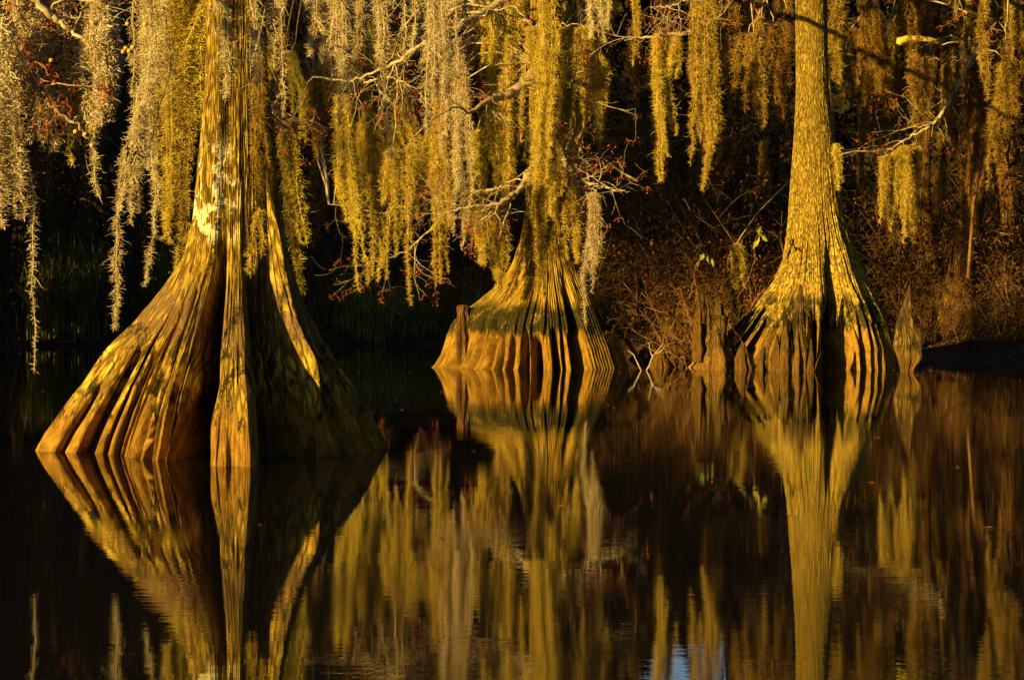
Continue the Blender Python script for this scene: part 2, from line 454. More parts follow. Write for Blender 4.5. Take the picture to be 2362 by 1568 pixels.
obj('trunk', fluted_trunk('trunk_left', M['bark_left'], envL, pl, pr, .235, valL, 9.0, 11, nt=1300, nz=560, flute=.065, calm=(9, 13, .72), clefts=[(-83, .8, .16, .55), (-78, 1.1, .28, .85), (-72, 1.3, .40, 1.35), (-66.5, .9, .26, .8), (-61, 1.5, .45, 1.4), (-54.5, 1.2, .40, 1.1), (-42.5, .9, .25, .9), (-23, .8, .2, .9), (-12, 6.2, 1.0, 1.75)],
    mod=lambda T, Z, r: r * (1 - .12 * np.exp(-((T - 14) / 16) ** 2) * sstep(.35, 1.0, Z) * sstep(2.2, 1.6, Z)) * (1 + .30 * np.exp(-((T - 60) / 3.6) ** 2) * sstep(.3, .75, Z) * sstep(2.1, 1.5, Z))), TL)
# ---------------------------------------------------------------- middle tree
TM = thing('bald_cypress', (.487, 28.45, 0), 'middle bald cypress with a squat bell shaped base and a mossy green band', 'tree', 'cypress trees standing in the water')
def prof(l, yw, Y): return [(zl(y, Y, yw), p) for y, p in l]
pl = prof([(900, 1.1), (848, 1.0), (842, .96), (820, .89), (800, .85), (775, .81), (750, .76), (725, .66), (700, .50), (675, .37), (650, .265), (625, .19), (600, .14), (550, .075), (500, .04), (400, .0)], 848, 28.4)
pr = prof([(900, 1.1), (848, 1.0), (820, .93), (800, .89), (750, .73), (700, .57), (650, .38), (600, .22), (550, .12), (500, .06), (400, 0)], 848, 28.4)
envM = [(-180, 1.2), (-130, 1.25), (-100, 1.5), (-88, 1.74), (-80, 1.66), (-60, 1.38), (-40, 1.25), (-20, 1.2), (0, 1.18), (20, 1.1), (40, 1.15), (60, 1.22), (80, 1.24), (95, 1.22), (140, 1.2)]
valM = [(-74, 3, -.16, .8), (-62, 3, -.2, .8), (-50, 3, -.22, .8), (-38, 2.2, .30, .62), (-29, 2.2, .30, .6), (-18, 2.5, .45, .62), (-8, 5, .55, .52), (8, 3, .45, .66), (15, 1.8, .28, .6), (21, 1.6, .22, .6), (29, 4.2, .62, 1.5),
        (60, 1.3, .12, .7), (72, 1.4, .12, .7), (120, 6, .3, 1), (170, 6, .3, 1), (-120, 6, .3, 1)]
obj('trunk', fluted_trunk('trunk_middle', M['bark_middle'], envM, pl, pr, .27, valM, 11.0, 23, nt=900, nz=420, zdense=2.0, flute=.06, nf=40, bark_amp=.008, taper=.35), TM)
# ---------------------------------------------------------------- right tree
TR = thing('bald_cypress', (4.37, 28.3, 0), 'tall bald cypress at right with a split base on many root legs', 'tree', 'cypress trees standing in the water')
pl = prof([(900, 1.15), (848, 1.0), (800, .84), (750, .62), (700, .43), (650, .26), (600, .15), (550, .11), (500, .085), (400, .05), (300, .02), (200, 0)], 848, 28.3)
pr = prof([(900, 1.05), (848, 1.0), (800, .97), (750, .88), (700, .74), (650, .57), (600, .46), (550, .31), (500, .20), (400, .13), (300, .06), (200, 0)], 848, 28.3)
envR = [(-180, 1.1), (-130, 1.3), (-100, 1.5), (-90, 1.98), (-82, 1.82), (-70, 1.6), (-50, 1.28), (-30, 1.2), (-10, 1.2), (5, 1.1), (20, 1.1), (40, 1.22), (60, 1.25), (80, 1.20), (100, 1.15), (140, 1.1)]
valR = [(-52, 3.0, .6, .85), (-39, 5, .76, .85), (-25, 5, .78, 1.05), (-12, 5, .8, .95), (2, 6, .8, 1.05), (13, 8, .85, 1.95), (32, 1.7, .24, 1.0), (37, 1.5, .2, .9), (43, 1.4, .16, .8), (50, 1.3, .14, .8),
        (110, 6, .3, 1), (150, 8, .4, 1), (-120, 8, .5, 1), (-150, 8, .4, 1)]
obj('trunk', fluted_trunk('trunk_right', M['bark_right'], envR, pl, pr, .262, valR, 12.0, 37, nt=1000, nz=440, axis_x=[(-1, 0), (1.2, .04), (1.9, .03), (3, .0), (5.3, -.03), (12, -.1)], zdense=2.4, clefts=[(-86, 1.0, .3, .7), (-80, 1.6, .8, .9), (-73, 1.4, .5, 1.1), (-66, 2.0, .9, .95), (-59, 1.3, .5, .8)], flute=.08, nf=45, bark_amp=.012, taper=.3), TR)

# ---------------------------------------------------------------- knees, stumps
def knee_mesh(h, r0, seed, point=1.6, lean=(0, 0), nt=64, nz=50, mat=None, lobes=5, belly=None, top=0.0, zmin=-.25):
    rg = np.random.default_rng(seed)
    th = np.linspace(-math.pi, math.pi, nt, endpoint=False)
    zz = np.linspace(zmin, h, nz)
    T, Z = np.meshgrid(th, zz)
    t = np.clip(Z / h, -.3, 1)
    if belly: pr_ = np.interp(t, [a for a, b in belly], [b for a, b in belly])
    else: pr_ = (top + (1 - top) * (1 - np.clip(t, 0, 1)) ** point) + np.clip(-t, 0, 1) * .6
    r = r0 * pr_
    ph = rg.uniform(0, 6.28, 3)
    r = r * (1 + .18 * np.cos(T * lobes + ph[0]) * (1 - np.clip(t, 0, 1) * .6) + .1 * np.cos(T * (lobes + 4) + ph[1] + Z * 2))
    xx = T / (2 * math.pi) + .5
    r = r * (1 - .24 * np.abs(2 * vnoise(xx * 14, Z * 1.5, seed, 14) - 1)) * (1 + .42 * (vnoise(xx * 5, Z * 7, seed + 1, 5) - .5))
    r = r + .010 * (vnoise(xx * 30, Z * 14, seed + 2, 30) - .5) * np.clip(pr_ * 2, 0, 1)
    r = np.maximum(r, .004); r[-1] *= .25
    tt = np.clip(Z / h, 0, 1)
    X = r * np.sin(T) + lean[0] * tt ** 1.5 + .03 * h * np.sin(Z * 6 + ph[2]) * tt
    Y = -r * np.cos(T) + lean[1] * tt ** 1.5
    return cyl_ring_mesh('knee', mat or M['knee_wood'], X, Y, Z, T * .22, Z)
def knee_at(x, yb, ytop, wid, Y, seed, label=None, **k):
    """x, yb, ytop, wid from the picture; Y metres off"""
    h = (yb - ytop) / F * Y; r0 = wid / 2 / F * Y
    p = P(x, yb, Y); zb = float(p[2])
    m = knee_mesh(h, r0, seed, **k)
    o = obj('cypress_knee', m, None, (float(p[0]), float(Y), zb))
    if label: tag(o, label, 'cypress knee', 'cypress knees by the water')
    return o
knee_at(2090, 854, 656, 74, 26.9, 1, 'pointed cypress knee standing alone right of the split cypress', belly=[(-.3, .2), (0, .42), (.18, .8), (.32, 1.0), (.45, .72), (.65, .36), (.85, .16), (1, .05)], lobes=3)
o = knee_at(1484, 756, 632, 34, 30.5, 2, None, belly=[(-.5, .1), (0, .25), (.2, .8), (.5, 1), (.8, .55), (1, .35)], lean=(-.08, 0), lobes=4, zmin=-.02)
tag(o, 'broken splinter of a cypress knee standing above the bank between the middle and right trees', 'cypress knee', 'cypress knees by the water')
o.name = 'broken_knee'
# stump with spires at the left of the right tree
stump = thing('spired_stump', (float(P(1652, 838, 27.7)[0]), 27.7, 0), 'mossy old stump with several upright spires left of the split cypress', 'stump', 'cypress knees by the water')
obj('base', knee_mesh(.75, .30, 5, top=.42, point=1.5, lobes=4), stump, (0, 0, .02))
for k, (x, yt, wd, yb) in enumerate([(1610, 672, 16, 760), (1632, 690, 14, 760), (1657, 660, 20, 790), (1668, 700, 20, 800), (1625, 655, 22, 750)]):
    p = P(x, yb, 27.6)
    obj('spire', knee_mesh((yb - yt) / F * 27.6, wd / F * 27.6 * .62, 40 + k, point=.8, top=.15, lobes=3, zmin=-.45), stump, (float(p[0] - stump.location.x), -.12 + .06 * k, float(p[2])))
KN = [(1700, 845, 665, 24, 28.6), (1712, 850, 790, 30, 27.6), (1808, 850, 705, 40, 26.95), (1843, 850, 655, 40, 27.0), (1790, 850, 770, 26, 26.9), (1868, 850, 780, 14, 26.7), (1755, 850, 800, 20, 27.2),
      (1885, 850, 800, 14, 26.9), (1632, 845, 760, 26, 28.2), (1522, 850, 785, 30, 28.2), (1542, 842, 800, 14, 28.6), (1535, 838, 778, 10, 29.4), (1585, 842, 760, 14, 29.8), (1640, 848, 808, 34, 27.9),
      (1730, 842, 700, 20, 30.2), (1575, 836, 726, 16, 31.2), (1552, 828, 700, 15, 32.4), (1690, 820, 650, 16, 31.5), (2010, 842, 740, 22, 30.6), (2150, 825, 705, 24, 32), (2190, 815, 700, 22, 33), (2240, 820, 690, 40, 33),
      (2292, 815, 700, 18, 34), (2130, 812, 716, 12, 34), (2340, 815, 735, 26, 33), (1975, 825, 700, 14, 32.5), (1505, 822, 742, 14, 33)]
for k, (x, yb, yt, wd, Y) in enumerate(KN):
    rg = np.random.default_rng(70 + k)
    yb2 = YH + F * H / Y if Y < 30 else yb
    o = knee_at(x, yb2, yt, wd * 1.35, Y, 100 + k, None, point=rg.uniform(.55, 1.2), top=rg.uniform(.05, .2), lean=(rg.normal(0, .04), 0), lobes=int(rg.integers(3, 6)), nt=48, nz=44)
    side = 'knobbly cypress knee at the foot of the split tree' if Y < 29.9 else 'dim cypress knee on the bank behind the split tree'
    series(o, side, x, 'cypress knee', 'cypress knees by the water')
# broken stub on the left shoulder of the middle base
p = P(1068, 756, 28.3)
stub = obj('broken_stub', knee_mesh(.34, .105, 61, top=.6, point=.7, lobes=3, zmin=-.5, mat=M['bark_warm']), TM, (float(p[0]) - .487, 28.2 - 28.45, .57))
p = P(724, 1050, 13.6)
kn = obj('cypress_knee', knee_mesh(.17, .035, 66, top=.55, point=.6, lobes=3, zmin=-.1, nt=32, nz=30), None, (float(p[0]), 13.45, 0))
tag(kn, 'tiny knobbly knee in the dark between the roots of the left cypress', 'cypress knee', 'cypress knees by the water')

# ---------------------------------------------------------------- twigs, foliage
def grow(mb, pts, r0, r1, rg, nsub=6, sublen=.6, depth=1, tips=None, spread=1.0, n=5, droop=.1):
    pts = np.asarray(pts, float)
    tube(mb, pts, np.linspace(r0, r1, len(pts)), n)
    if tips is not None: tips.append(pts[-1])
    if depth <= 0: return
    d = np.gradient(pts, axis=0); d /= np.linalg.norm(d, axis=1)[:, None] + 1e-9
    for _ in range(nsub):
        k = int(rg.integers(max(1, len(pts) // 4), len(pts)))
        dirv = d[k] * rg.uniform(.3, 1.0) + rg.normal(0, .65 * spread, 3)
        dirv /= np.linalg.norm(dirv)
        L = sublen * rg.uniform(.4, 1.1)
        m_ = 6
        seg = [pts[k]]
        for a in range(m_):
            dirv = dirv + rg.normal(0, .22, 3); dirv[2] -= droop * .15; dirv /= np.linalg.norm(dirv)
            seg.append(seg[-1] + dirv * L / m_)
        rr = r0 + (r1 - r0) * k / len(pts)
        grow(mb, seg, rr * .55, max(rr * .25, .0016), rg, max(2, nsub // 2), sublen * .5, depth - 1, tips, spread, max(3, n - 1), droop)

def leaf_blades(mb, centers, n, spread, length, width, rg, droop=.4):
    """thin tapering folded blades around each centre"""
    c = np.repeat(np.asarray(centers, float), n, 0)
    c = c + rg.normal(0, spread, c.shape)
    d = rg.normal(0, 1, c.shape); d[:, 2] -= droop * 1.5
    d /= np.linalg.norm(d, axis=1)[:, None]
    sdv = np.cross(d, rg.normal(0, 1, c.shape)); sdv /= np.linalg.norm(sdv, axis=1)[:, None] + 1e-9
    nn = np.cross(d, sdv)
    L = length * rg.uniform(.6, 1.3, (len(c), 1)); W = width * rg.uniform(.7, 1.3, (len(c), 1))
    v = np.stack([c, c + d * L * .45 + sdv * W + nn * W * .3, c + d * L, c + d * L * .45 - sdv * W + nn * W * .3, c + d * L * .5 - nn * W * .2], 1)
    b = np.arange(len(c))[:, None] * 5
    t = np.stack([b + [0, 1, 4], b + [1, 2, 4], b + [2, 3, 4], b + [3, 0, 4]], 1).reshape(-1, 3)
    mb.add(v, None, t)

# ---------------------------------------------------------------- Spanish moss
def moss_mesh(name, mat, path, width, nstr, rg, hair=(.045, .0021), dens=1000, minfrac=.35, flat=.6):
    """path: local points from the top (0,0,0) down; hairs are small bent spikes round wandering cores"""
    path = np.asarray(path, float)
    tot = np.linalg.norm(np.diff(path, axis=0), axis=1).sum()
    mb = MB()
    B, D1, D2, LL = [], [], [], []
    for sidx in range(nstr):
        fr = 1.0 if sidx == 0 else rg.uniform(minfrac, 1)
        npt = max(8, int(tot * fr / .06))
        full = smooth_path(path, 60)
        core = full[np.linspace(0, 59 * fr, npt).astype(int)].copy()
        off = np.array([rg.uniform(-.5, .5) * width, rg.uniform(-.5, .5) * width * flat, 0]) * (0.25 if sidx == 0 else 1)
        t = np.linspace(0, 1, npt)[:, None]
        core += off * (.55 + .45 * np.sin(t * 2.2)) + np.cumsum(rg.normal(0, .0085, core.shape), 0) * [1, 1, .3]
        core[:, 2] -= rg.uniform(0, .06)
        sw = min(.036, max(.015, width * .19)) * rg.uniform(.7, 1.25)
        tube(mb, core, sw * .10 * (1 - t[:, 0] ** 3) + .002, 4)
        n = int(dens * tot * fr * (sw / .045) ** .8)
        u = rg.uniform(0, 1, n)
        x = u * (npt - 1); i = np.clip(x.astype(int), 0, npt - 2); f = (x - i)[:, None]
        lump = .35 + 1.25 * vnoise(u * tot * fr * 6 + sidx * 7.3, u * 0, sidx + 5)
        rho = sw * np.clip((1 - u) * 3.2, .10, 1) ** .8 * lump
        a = rg.uniform(0, 2 * math.pi, n); s_ = np.sqrt(rg.uniform(0, 1, n)) * rho
        out = np.stack([np.cos(a), np.sin(a), np.zeros(n)], -1)
        B.append(core[i] * (1 - f) + core[i + 1] * f + out * s_[:, None])
        d = out * .65 + rg.normal(0, .7, (n, 3)); d[:, 2] -= .55
        d /= np.linalg.norm(d, axis=1)[:, None]
        d2 = d + rg.normal(0, .75, (n, 3)); d2 /= np.linalg.norm(d2, axis=1)[:, None]
        D1.append(d); D2.append(d2); LL.append(hair[0] * rg.uniform(.45, 1.35, n) * np.where(rg.uniform(0, 1, n) < .05, 2.0, 1.0) * (.8 + .4 * (rho / sw)))
    B = np.concatenate(B); D1 = np.concatenate(D1); D2 = np.concatenate(D2); L = np.concatenate(LL)[:, None]
    hr = hair[1] * rg.uniform(.7, 1.3, (len(B), 1))
    u = np.cross(D1, [.3, .5, .81]); u /= np.linalg.norm(u, axis=1)[:, None] + 1e-9
    v = np.cross(D1, u)
    D3 = D2 + rg.normal(0, .7, D2.shape); D3 /= np.linalg.norm(D3, axis=1)[:, None]
    p1 = B + D1 * L * .4; p2 = p1 + D2 * L * .35; p3 = p2 + D3 * L * .35
    tri = [(1, 0), (-.5, .87), (-.5, -.87)]
    vs = [B + hr * (a * u + b * v) for a, b in tri] + [p1 + hr * .9 * (a * u + b * v) for a, b in tri] + [p2 + hr * .7 * (a * u + b * v) for a, b in tri] + [p3]
    V = np.stack(vs, 1)
    b = np.arange(len(B))[:, None] * 10
    q = np.stack([b + [0, 1, 4, 3], b + [1, 2, 5, 4], b + [2, 0, 3, 5], b + [3, 4, 7, 6], b + [4, 5, 8, 7], b + [5, 3, 6, 8]], 1).reshape(-1, 4)
    t = np.stack([b + [6, 7, 9], b + [7, 8, 9], b + [8, 6, 9]], 1).reshape(-1, 3)
    mb.add(V, q, t)
    return mb.mesh(name, mat, False)

TOPS = []          # (world top, key of the limb set that carries it)
MOSSG = 'Spanish moss hanging from the cypress branches'
def hero_moss(pts, wid, Y, key, mat, label, nstr=None, seed=0, minfrac=.35, dens=None):
    """pts: picture points from the top to the tip"""
    rg = np.random.default_rng(1000 + seed)
    W = np.array([P(x, y, Y) for x, y in pts]); top = W[0].copy()
    W = W - top
    W[:, 1] += np.linspace(0, rg.normal(0, .05), len(W))
    k = (Y / 14.0)
    width = wid / F * Y
    minfrac = .22
    if nstr is None: nstr = max(2, int(width / .025))
    m = moss_mesh('spanish_moss', M[mat], W, width, nstr, rg, hair=(.041 * k ** .4, .0015 * k ** .75), dens=dens or (880 if Y < 20 else 520), minfrac=minfrac)
    o = obj('spanish_moss', m, None, tuple(float(a) for a in top))
    tag(o, label, 'Spanish moss', MOSSG)
    TOPS.append((top, key))
    return o
exec_list = [
 # points, width, Y, limb key, material, label
 ([(22, 150), (30, 260), (60, 420), (58, 560), (62, 700), (66, 852)], 26, 11.7, 'A', 'moss_pale', 'long thin moss strand reaching almost to the water at the far left'),
 ([(25, 210), (30, 330), (45, 430)], 20, 11.9, 'A', 'moss_pale', 'short thin moss strand at the left edge beside the longest strand'),
 ([(95, 60), (100, 200), (115, 330)], 62, 11.6, 'A', 'moss_pale', 'thick bushy moss clump on the cone bearing branch at upper left'),
 ([(160, 120), (170, 230), (185, 380)], 50, 11.6, 'A', 'moss_gold', 'ragged moss clump hanging below the middle of the cone bearing branch'),
 ([(215, 270), (218, 360), (228, 450)], 22, 11.6, 'A', 'moss_pale', 'thin moss strand at the tip of the cone bearing branch'),
 ([(340, -90), (352, 120), (318, 280), (286, 420), (290, 600), (292, 738)], 78, 12.9, 'L', 'moss_pale', 'biggest pale moss curtain left of the left cypress, bent and tapering'),
 ([(340, -70), (336, 120), (342, 380), (340, 520), (336, 648)], 34, 13.4, 'L', 'moss_pale', 'slim moss strand just right of the biggest pale curtain'),
 ([(400, -60), (395, 150), (405, 400), (410, 560), (402, 690)], 62, 14.9, 'L', 'moss_gold', 'golden moss curtain hanging against the left edge of the left cypress trunk'),
 ([(452, -90), (440, 120), (438, 330), (432, 520)], 46, 15.2, 'L', 'moss_gold', 'brownish moss curtain between the golden curtain and the left trunk'),
 ([(520, -90), (525, 80), (530, 215)], 46, 13.0, 'L', 'moss_pale', 'shaggy moss falling over the top of the left cypress trunk'),
 ([(572, -90), (578, 60), (585, 190)], 40, 12.9, 'L', 'moss_pale', 'moss tuft hanging over the top right part of the left cypress trunk'),
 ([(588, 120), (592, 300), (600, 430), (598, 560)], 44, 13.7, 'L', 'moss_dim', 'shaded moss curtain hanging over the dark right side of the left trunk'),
 ([(598, 470), (592, 560), (590, 615)], 30, 13.55, 'trunk', 'moss_gold', 'small moss tuft clinging low on the left trunk above its dark hollow'),
 ([(648, -60), (650, 100), (655, 260)], 26, 14.0, 'L', 'moss_pale', 'narrow moss strand just right of the left trunk near the top'),
 ([(660, 300), (665, 420), (690, 560), (704, 690)], 48, 15.6, 'L', 'moss_gold', 'golden moss curtain ending in a point beside the lower right of the left trunk'),
 ([(735, -120), (730, 30), (722, 120)], 40, 13.4, 'L', 'moss_pale', 'short pale moss tuft at the top edge right of the left trunk'),
 ([(775, -100), (778, 120), (782, 280)], 46, 12.9, 'L', 'moss_pale', 'first of three long pale strands at the top between left and middle trees'),
 ([(885, -100), (880, 120), (892, 360)], 46, 12.8, 'L', 'moss_pale', 'second of three long pale strands at the top between left and middle trees'),
 ([(990, -100), (995, 120), (1000, 300)], 80, 12.7, 'L', 'moss_pale', 'third and widest of three long pale strands between left and middle trees'),
 ([(935, -100), (930, 20), (925, 130)], 50, 13.2, 'L', 'moss_pale', 'short pale moss tuft between two long pale strands at the top'),
 ([(835, -100), (832, 20), (828, 120)], 46, 13.3, 'L', 'moss_pale', 'short pale moss tuft just left of the second long pale strand'),
 ([(1050, -80), (1058, 30), (1065, 140)], 34, 13.0, 'L', 'moss_pale', 'short moss tuft right of the wide pale curtain'),
 ([(790, 220), (800, 400), (815, 520), (822, 665)], 54, 27.2, 'M', 'moss_gold', 'golden moss curtain ending left of the rusty foliage behind the left tree'),
 ([(858, 260), (862, 400), (870, 560), (868, 640)], 56, 27.6, 'M', 'moss_gold', 'broad golden moss curtain in the middle of the gap between left and middle trees'),
 ([(905, 340), (905, 480), (900, 640)], 36, 27.0, 'M', 'moss_gold', 'golden moss strand right of the broad curtain between left and middle trees'),
 ([(942, 330), (942, 480), (946, 690)], 26, 25.2, 'M', 'moss_gold', 'thin moss strand with a long tail left of the gray curtains by the middle tree'),
 ([(1012, 220), (1005, 400), (1012, 520), (1018, 655)], 46, 27.2, 'M', 'moss_gold', 'bright golden moss curtain forming the left edge of the middle tree crown'),
 ([(1050, 120), (1055, 300), (1058, 430), (1050, 560)], 74, 27.0, 'M', 'moss_pale', 'wide pale curtain left of the middle tree'),
 ([(1100, 300), (1105, 420), (1100, 560)], 40, 27.9, 'M', 'moss_gold', 'moss strand between the wide pale curtain and the middle tree'),
 ([(1160, 0), (1165, 200), (1170, 330), (1165, 455)], 80, 27.5, 'M', 'moss_gold', 'broad moss curtain just left of the upper trunk of the middle tree'),
 ([(1110, 470), (1115, 560), (1118, 605)], 54, 27.5, 'M', 'moss_gold', 'moss fringe under the low bare branch left of the middle tree'),
 ([(1152, 470), (1150, 580), (1150, 675)], 46, 27.6, 'M', 'moss_gold', 'pointed moss clump under the low bare branch close to the middle trunk'),
 ([(1262, -60), (1262, 150), (1255, 330), (1248, 440)], 48, 26.5, 'M', 'moss_gold', 'moss curtain veiling the upper trunk of the middle tree'),
 ([(1292, 120), (1270, 260), (1232, 400), (1225, 500)], 42, 26.7, 'M', 'moss_gold', 'slanting moss curtain crossing the middle trunk from upper right to lower left'),
 ([(1250, 400), (1248, 490), (1254, 590), (1256, 680)], 28, 26.9, 'M', 'moss_gold', 'low moss curtain down the front of the middle trunk'),
 ([(1225, 60), (1228, 200), (1222, 350)], 44, 26.9, 'M', 'moss_gold', 'moss strand along the left edge of the middle trunk'),
 ([(1272, 330), (1275, 400), (1272, 500)], 36, 26.7, 'M', 'moss_gold', 'moss strand low on the right half of the middle trunk'),
 ([(1300, 60), (1302, 250), (1298, 420)], 46, 26.9, 'M', 'moss_gold', 'moss strand along the right edge of the middle trunk'),
 ([(1330, 430), (1332, 520), (1335, 600)], 54, 27.0, 'M', 'moss_gold', 'dense moss clump under the rusty branch right of the middle trunk'),
 ([(1372, 440), (1368, 560), (1358, 640), (1354, 735)], 32, 26.4, 'M', 'moss_pale', 'long moss strand hanging down in front of the right shoulder of the middle base'),
 ([(1345, 60), (1350, 180), (1345, 300)], 50, 27.8, 'M', 'moss_gold', 'moss curtain right of the middle trunk below the top edge'),
 ([(1375, -80), (1380, 0), (1382, 90)], 44, 26.5, 'M', 'moss_pale', 'short moss tuft at the top edge right of the middle tree'),
 ([(1465, -60), (1466, 40), (1462, 150)], 22, 24.6, 'M', 'moss_gold', 'thin moss strand at the left end of the level mossy branch'),
 ([(1522, 78), (1520, 200), (1530, 320), (1532, 418)], 50, 24.6, 'M', 'moss_gold', 'left one of the two long golden moss curtains under the level branch'),
 ([(1625, -30), (1620, 150), (1622, 300), (1605, 430)], 58, 24.6, 'M', 'moss_gold', 'right one of the two long golden moss curtains under the level branch'),
 ([(1565, 75), (1562, 120), (1556, 175)], 34, 24.6, 'M', 'moss_gold', 'short moss tuft between the two long golden curtains'),
 ([(1640, -30), (1645, 140), (1640, 370)], 26, 24.6, 'M', 'moss_gold', 'slim moss strand along the right side of the right golden curtain'),
 ([(2040, 355), (2038, 430), (2032, 510)], 34, 31.0, 'R', 'moss_gold', 'leftmost tail of the fan of moss right of the split cypress'),
 ([(2062, 345), (2065, 440), (2062, 530)], 36, 31.1, 'R', 'moss_gold', 'second tail of the fan of moss right of the split cypress'),
 ([(2085, 335), (2086, 440), (2082, 555)], 36, 31.0, 'R', 'moss_gold', 'third and longest tail of the fan of moss right of the split cypress'),
 ([(2112, 330), (2112, 430), (2110, 530)], 26, 31.2, 'R', 'moss_gold', 'rightmost tail of the fan of moss right of the split cypress'),
 ([(1696, 560), (1700, 610), (1702, 660)], 30, 30.2, 'R', 'moss_gold', 'small moss clump hanging in the brush left of the split cypress'),
 ([(1928, 330), (1936, 380), (1945, 430)], 22, 28.0, 'trunk', 'moss_gold', 'moss tuft sticking to the right side of the split cypress trunk'),
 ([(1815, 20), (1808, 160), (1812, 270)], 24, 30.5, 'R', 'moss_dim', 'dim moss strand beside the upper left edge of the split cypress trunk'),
]
for k, a in enumerate(exec_list):
    hero_moss(*a, seed=k)

# fill-in clumps, copies of a few meshes
rgm = np.random.default_rng(5)
def variant(L, width, nstr, mat, hair, dens, seed):
    rg = np.random.default_rng(seed)
    pth = [(0, 0, 0)]
    for a in range(1, 5): pth.append((pth[-1][0] + rg.normal(0, .02 * L), pth[-1][1] + rg.normal(0, .02 * L), -L * a / 4))
    return moss_mesh('spanish_moss', M[mat], pth, width, nstr, rg, hair, dens)
VAR = {}
for mat in ('moss_pale', 'moss_gold', 'moss_dim'):
    fl = mat == 'moss_dim'
    VAR[mat] = [(L, variant(L, wd, ns, mat, (.07, .0034) if fl else (.052, .0028), 300 if fl else 520, 200 + i)) for i, (L, wd, ns) in
                enumerate([(.7, .16, 4), (.9, .28, 7), (1.3, .22, 6), (1.7, .34, 8), (2.3, .30, 8), (1.1, .40, 9)])]
def fill(n, xr, yr, Yr, mat, phrase, key, rg, Lr=(.6, 2.4)):
    for _ in range(n):
        Y = rg.uniform(*Yr); x = rg.uniform(*xr); y = rg.uniform(*yr)
        top = P(x, y, Y)
        L, m = VAR[mat][int(rg.integers(0, 6))]
        Lw = rg.uniform(*Lr)
        sz = float(np.clip(Lw / L, .6, 1.6)); sx = float(rg.uniform(.8, 1.25))
        if top[2] - L * sz < .3: sz = max(.3, (top[2] - .3) / L)
        o = obj('spanish_moss', m, None, tuple(float(a) for a in top), float(rg.uniform(0, 6.28)), (sx, sx, sz))
        series(o, phrase, x, 'Spanish moss', MOSSG)
        TOPS.append((top, key))
fill(9, (-20, 260), (-140, 30), (11.2, 11.9), 'moss_pale', 'moss tuft under the top edge above the cone branch', 'A', rgm, (.4, .9))
fill(8, (380, 640), (-160, -40), (14.6, 16), 'moss_gold', 'moss strand at the top around the left trunk', 'L', rgm, (.5, 1.0))
fill(7, (640, 1110), (-200, -110), (13.5, 16.5), 'moss_pale', 'pale moss tuft at the top between left and middle trees', 'L', rgm, (.5, 1.0))
fill(20, (640, 1150), (-100, 300), (28.6, 31), 'moss_gold', 'golden moss strand between the left and middle trees', 'M', rgm, (.9, 2.2))
fill(16, (1100, 1400), (-160, 180), (28.6, 30), 'moss_gold', 'golden moss strand around the upper trunk of the middle tree', 'M', rgm, (.8, 2.0))
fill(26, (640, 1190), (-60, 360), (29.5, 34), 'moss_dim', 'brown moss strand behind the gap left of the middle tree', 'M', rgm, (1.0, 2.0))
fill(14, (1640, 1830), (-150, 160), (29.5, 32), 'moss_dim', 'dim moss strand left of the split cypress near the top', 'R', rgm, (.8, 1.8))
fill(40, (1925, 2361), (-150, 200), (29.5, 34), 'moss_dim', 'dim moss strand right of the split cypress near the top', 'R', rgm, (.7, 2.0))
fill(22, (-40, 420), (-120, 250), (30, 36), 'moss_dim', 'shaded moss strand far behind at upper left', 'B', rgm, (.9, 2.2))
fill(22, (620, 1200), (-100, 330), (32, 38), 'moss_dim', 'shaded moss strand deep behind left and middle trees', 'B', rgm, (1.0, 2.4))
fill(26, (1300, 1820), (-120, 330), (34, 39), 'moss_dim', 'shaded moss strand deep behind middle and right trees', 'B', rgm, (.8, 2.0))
fill(30, (1930, 2370), (-40, 480), (33, 39), 'moss_dim', 'shaded moss strand deep in the thicket at the right', 'B', rgm, (.8, 2.2))

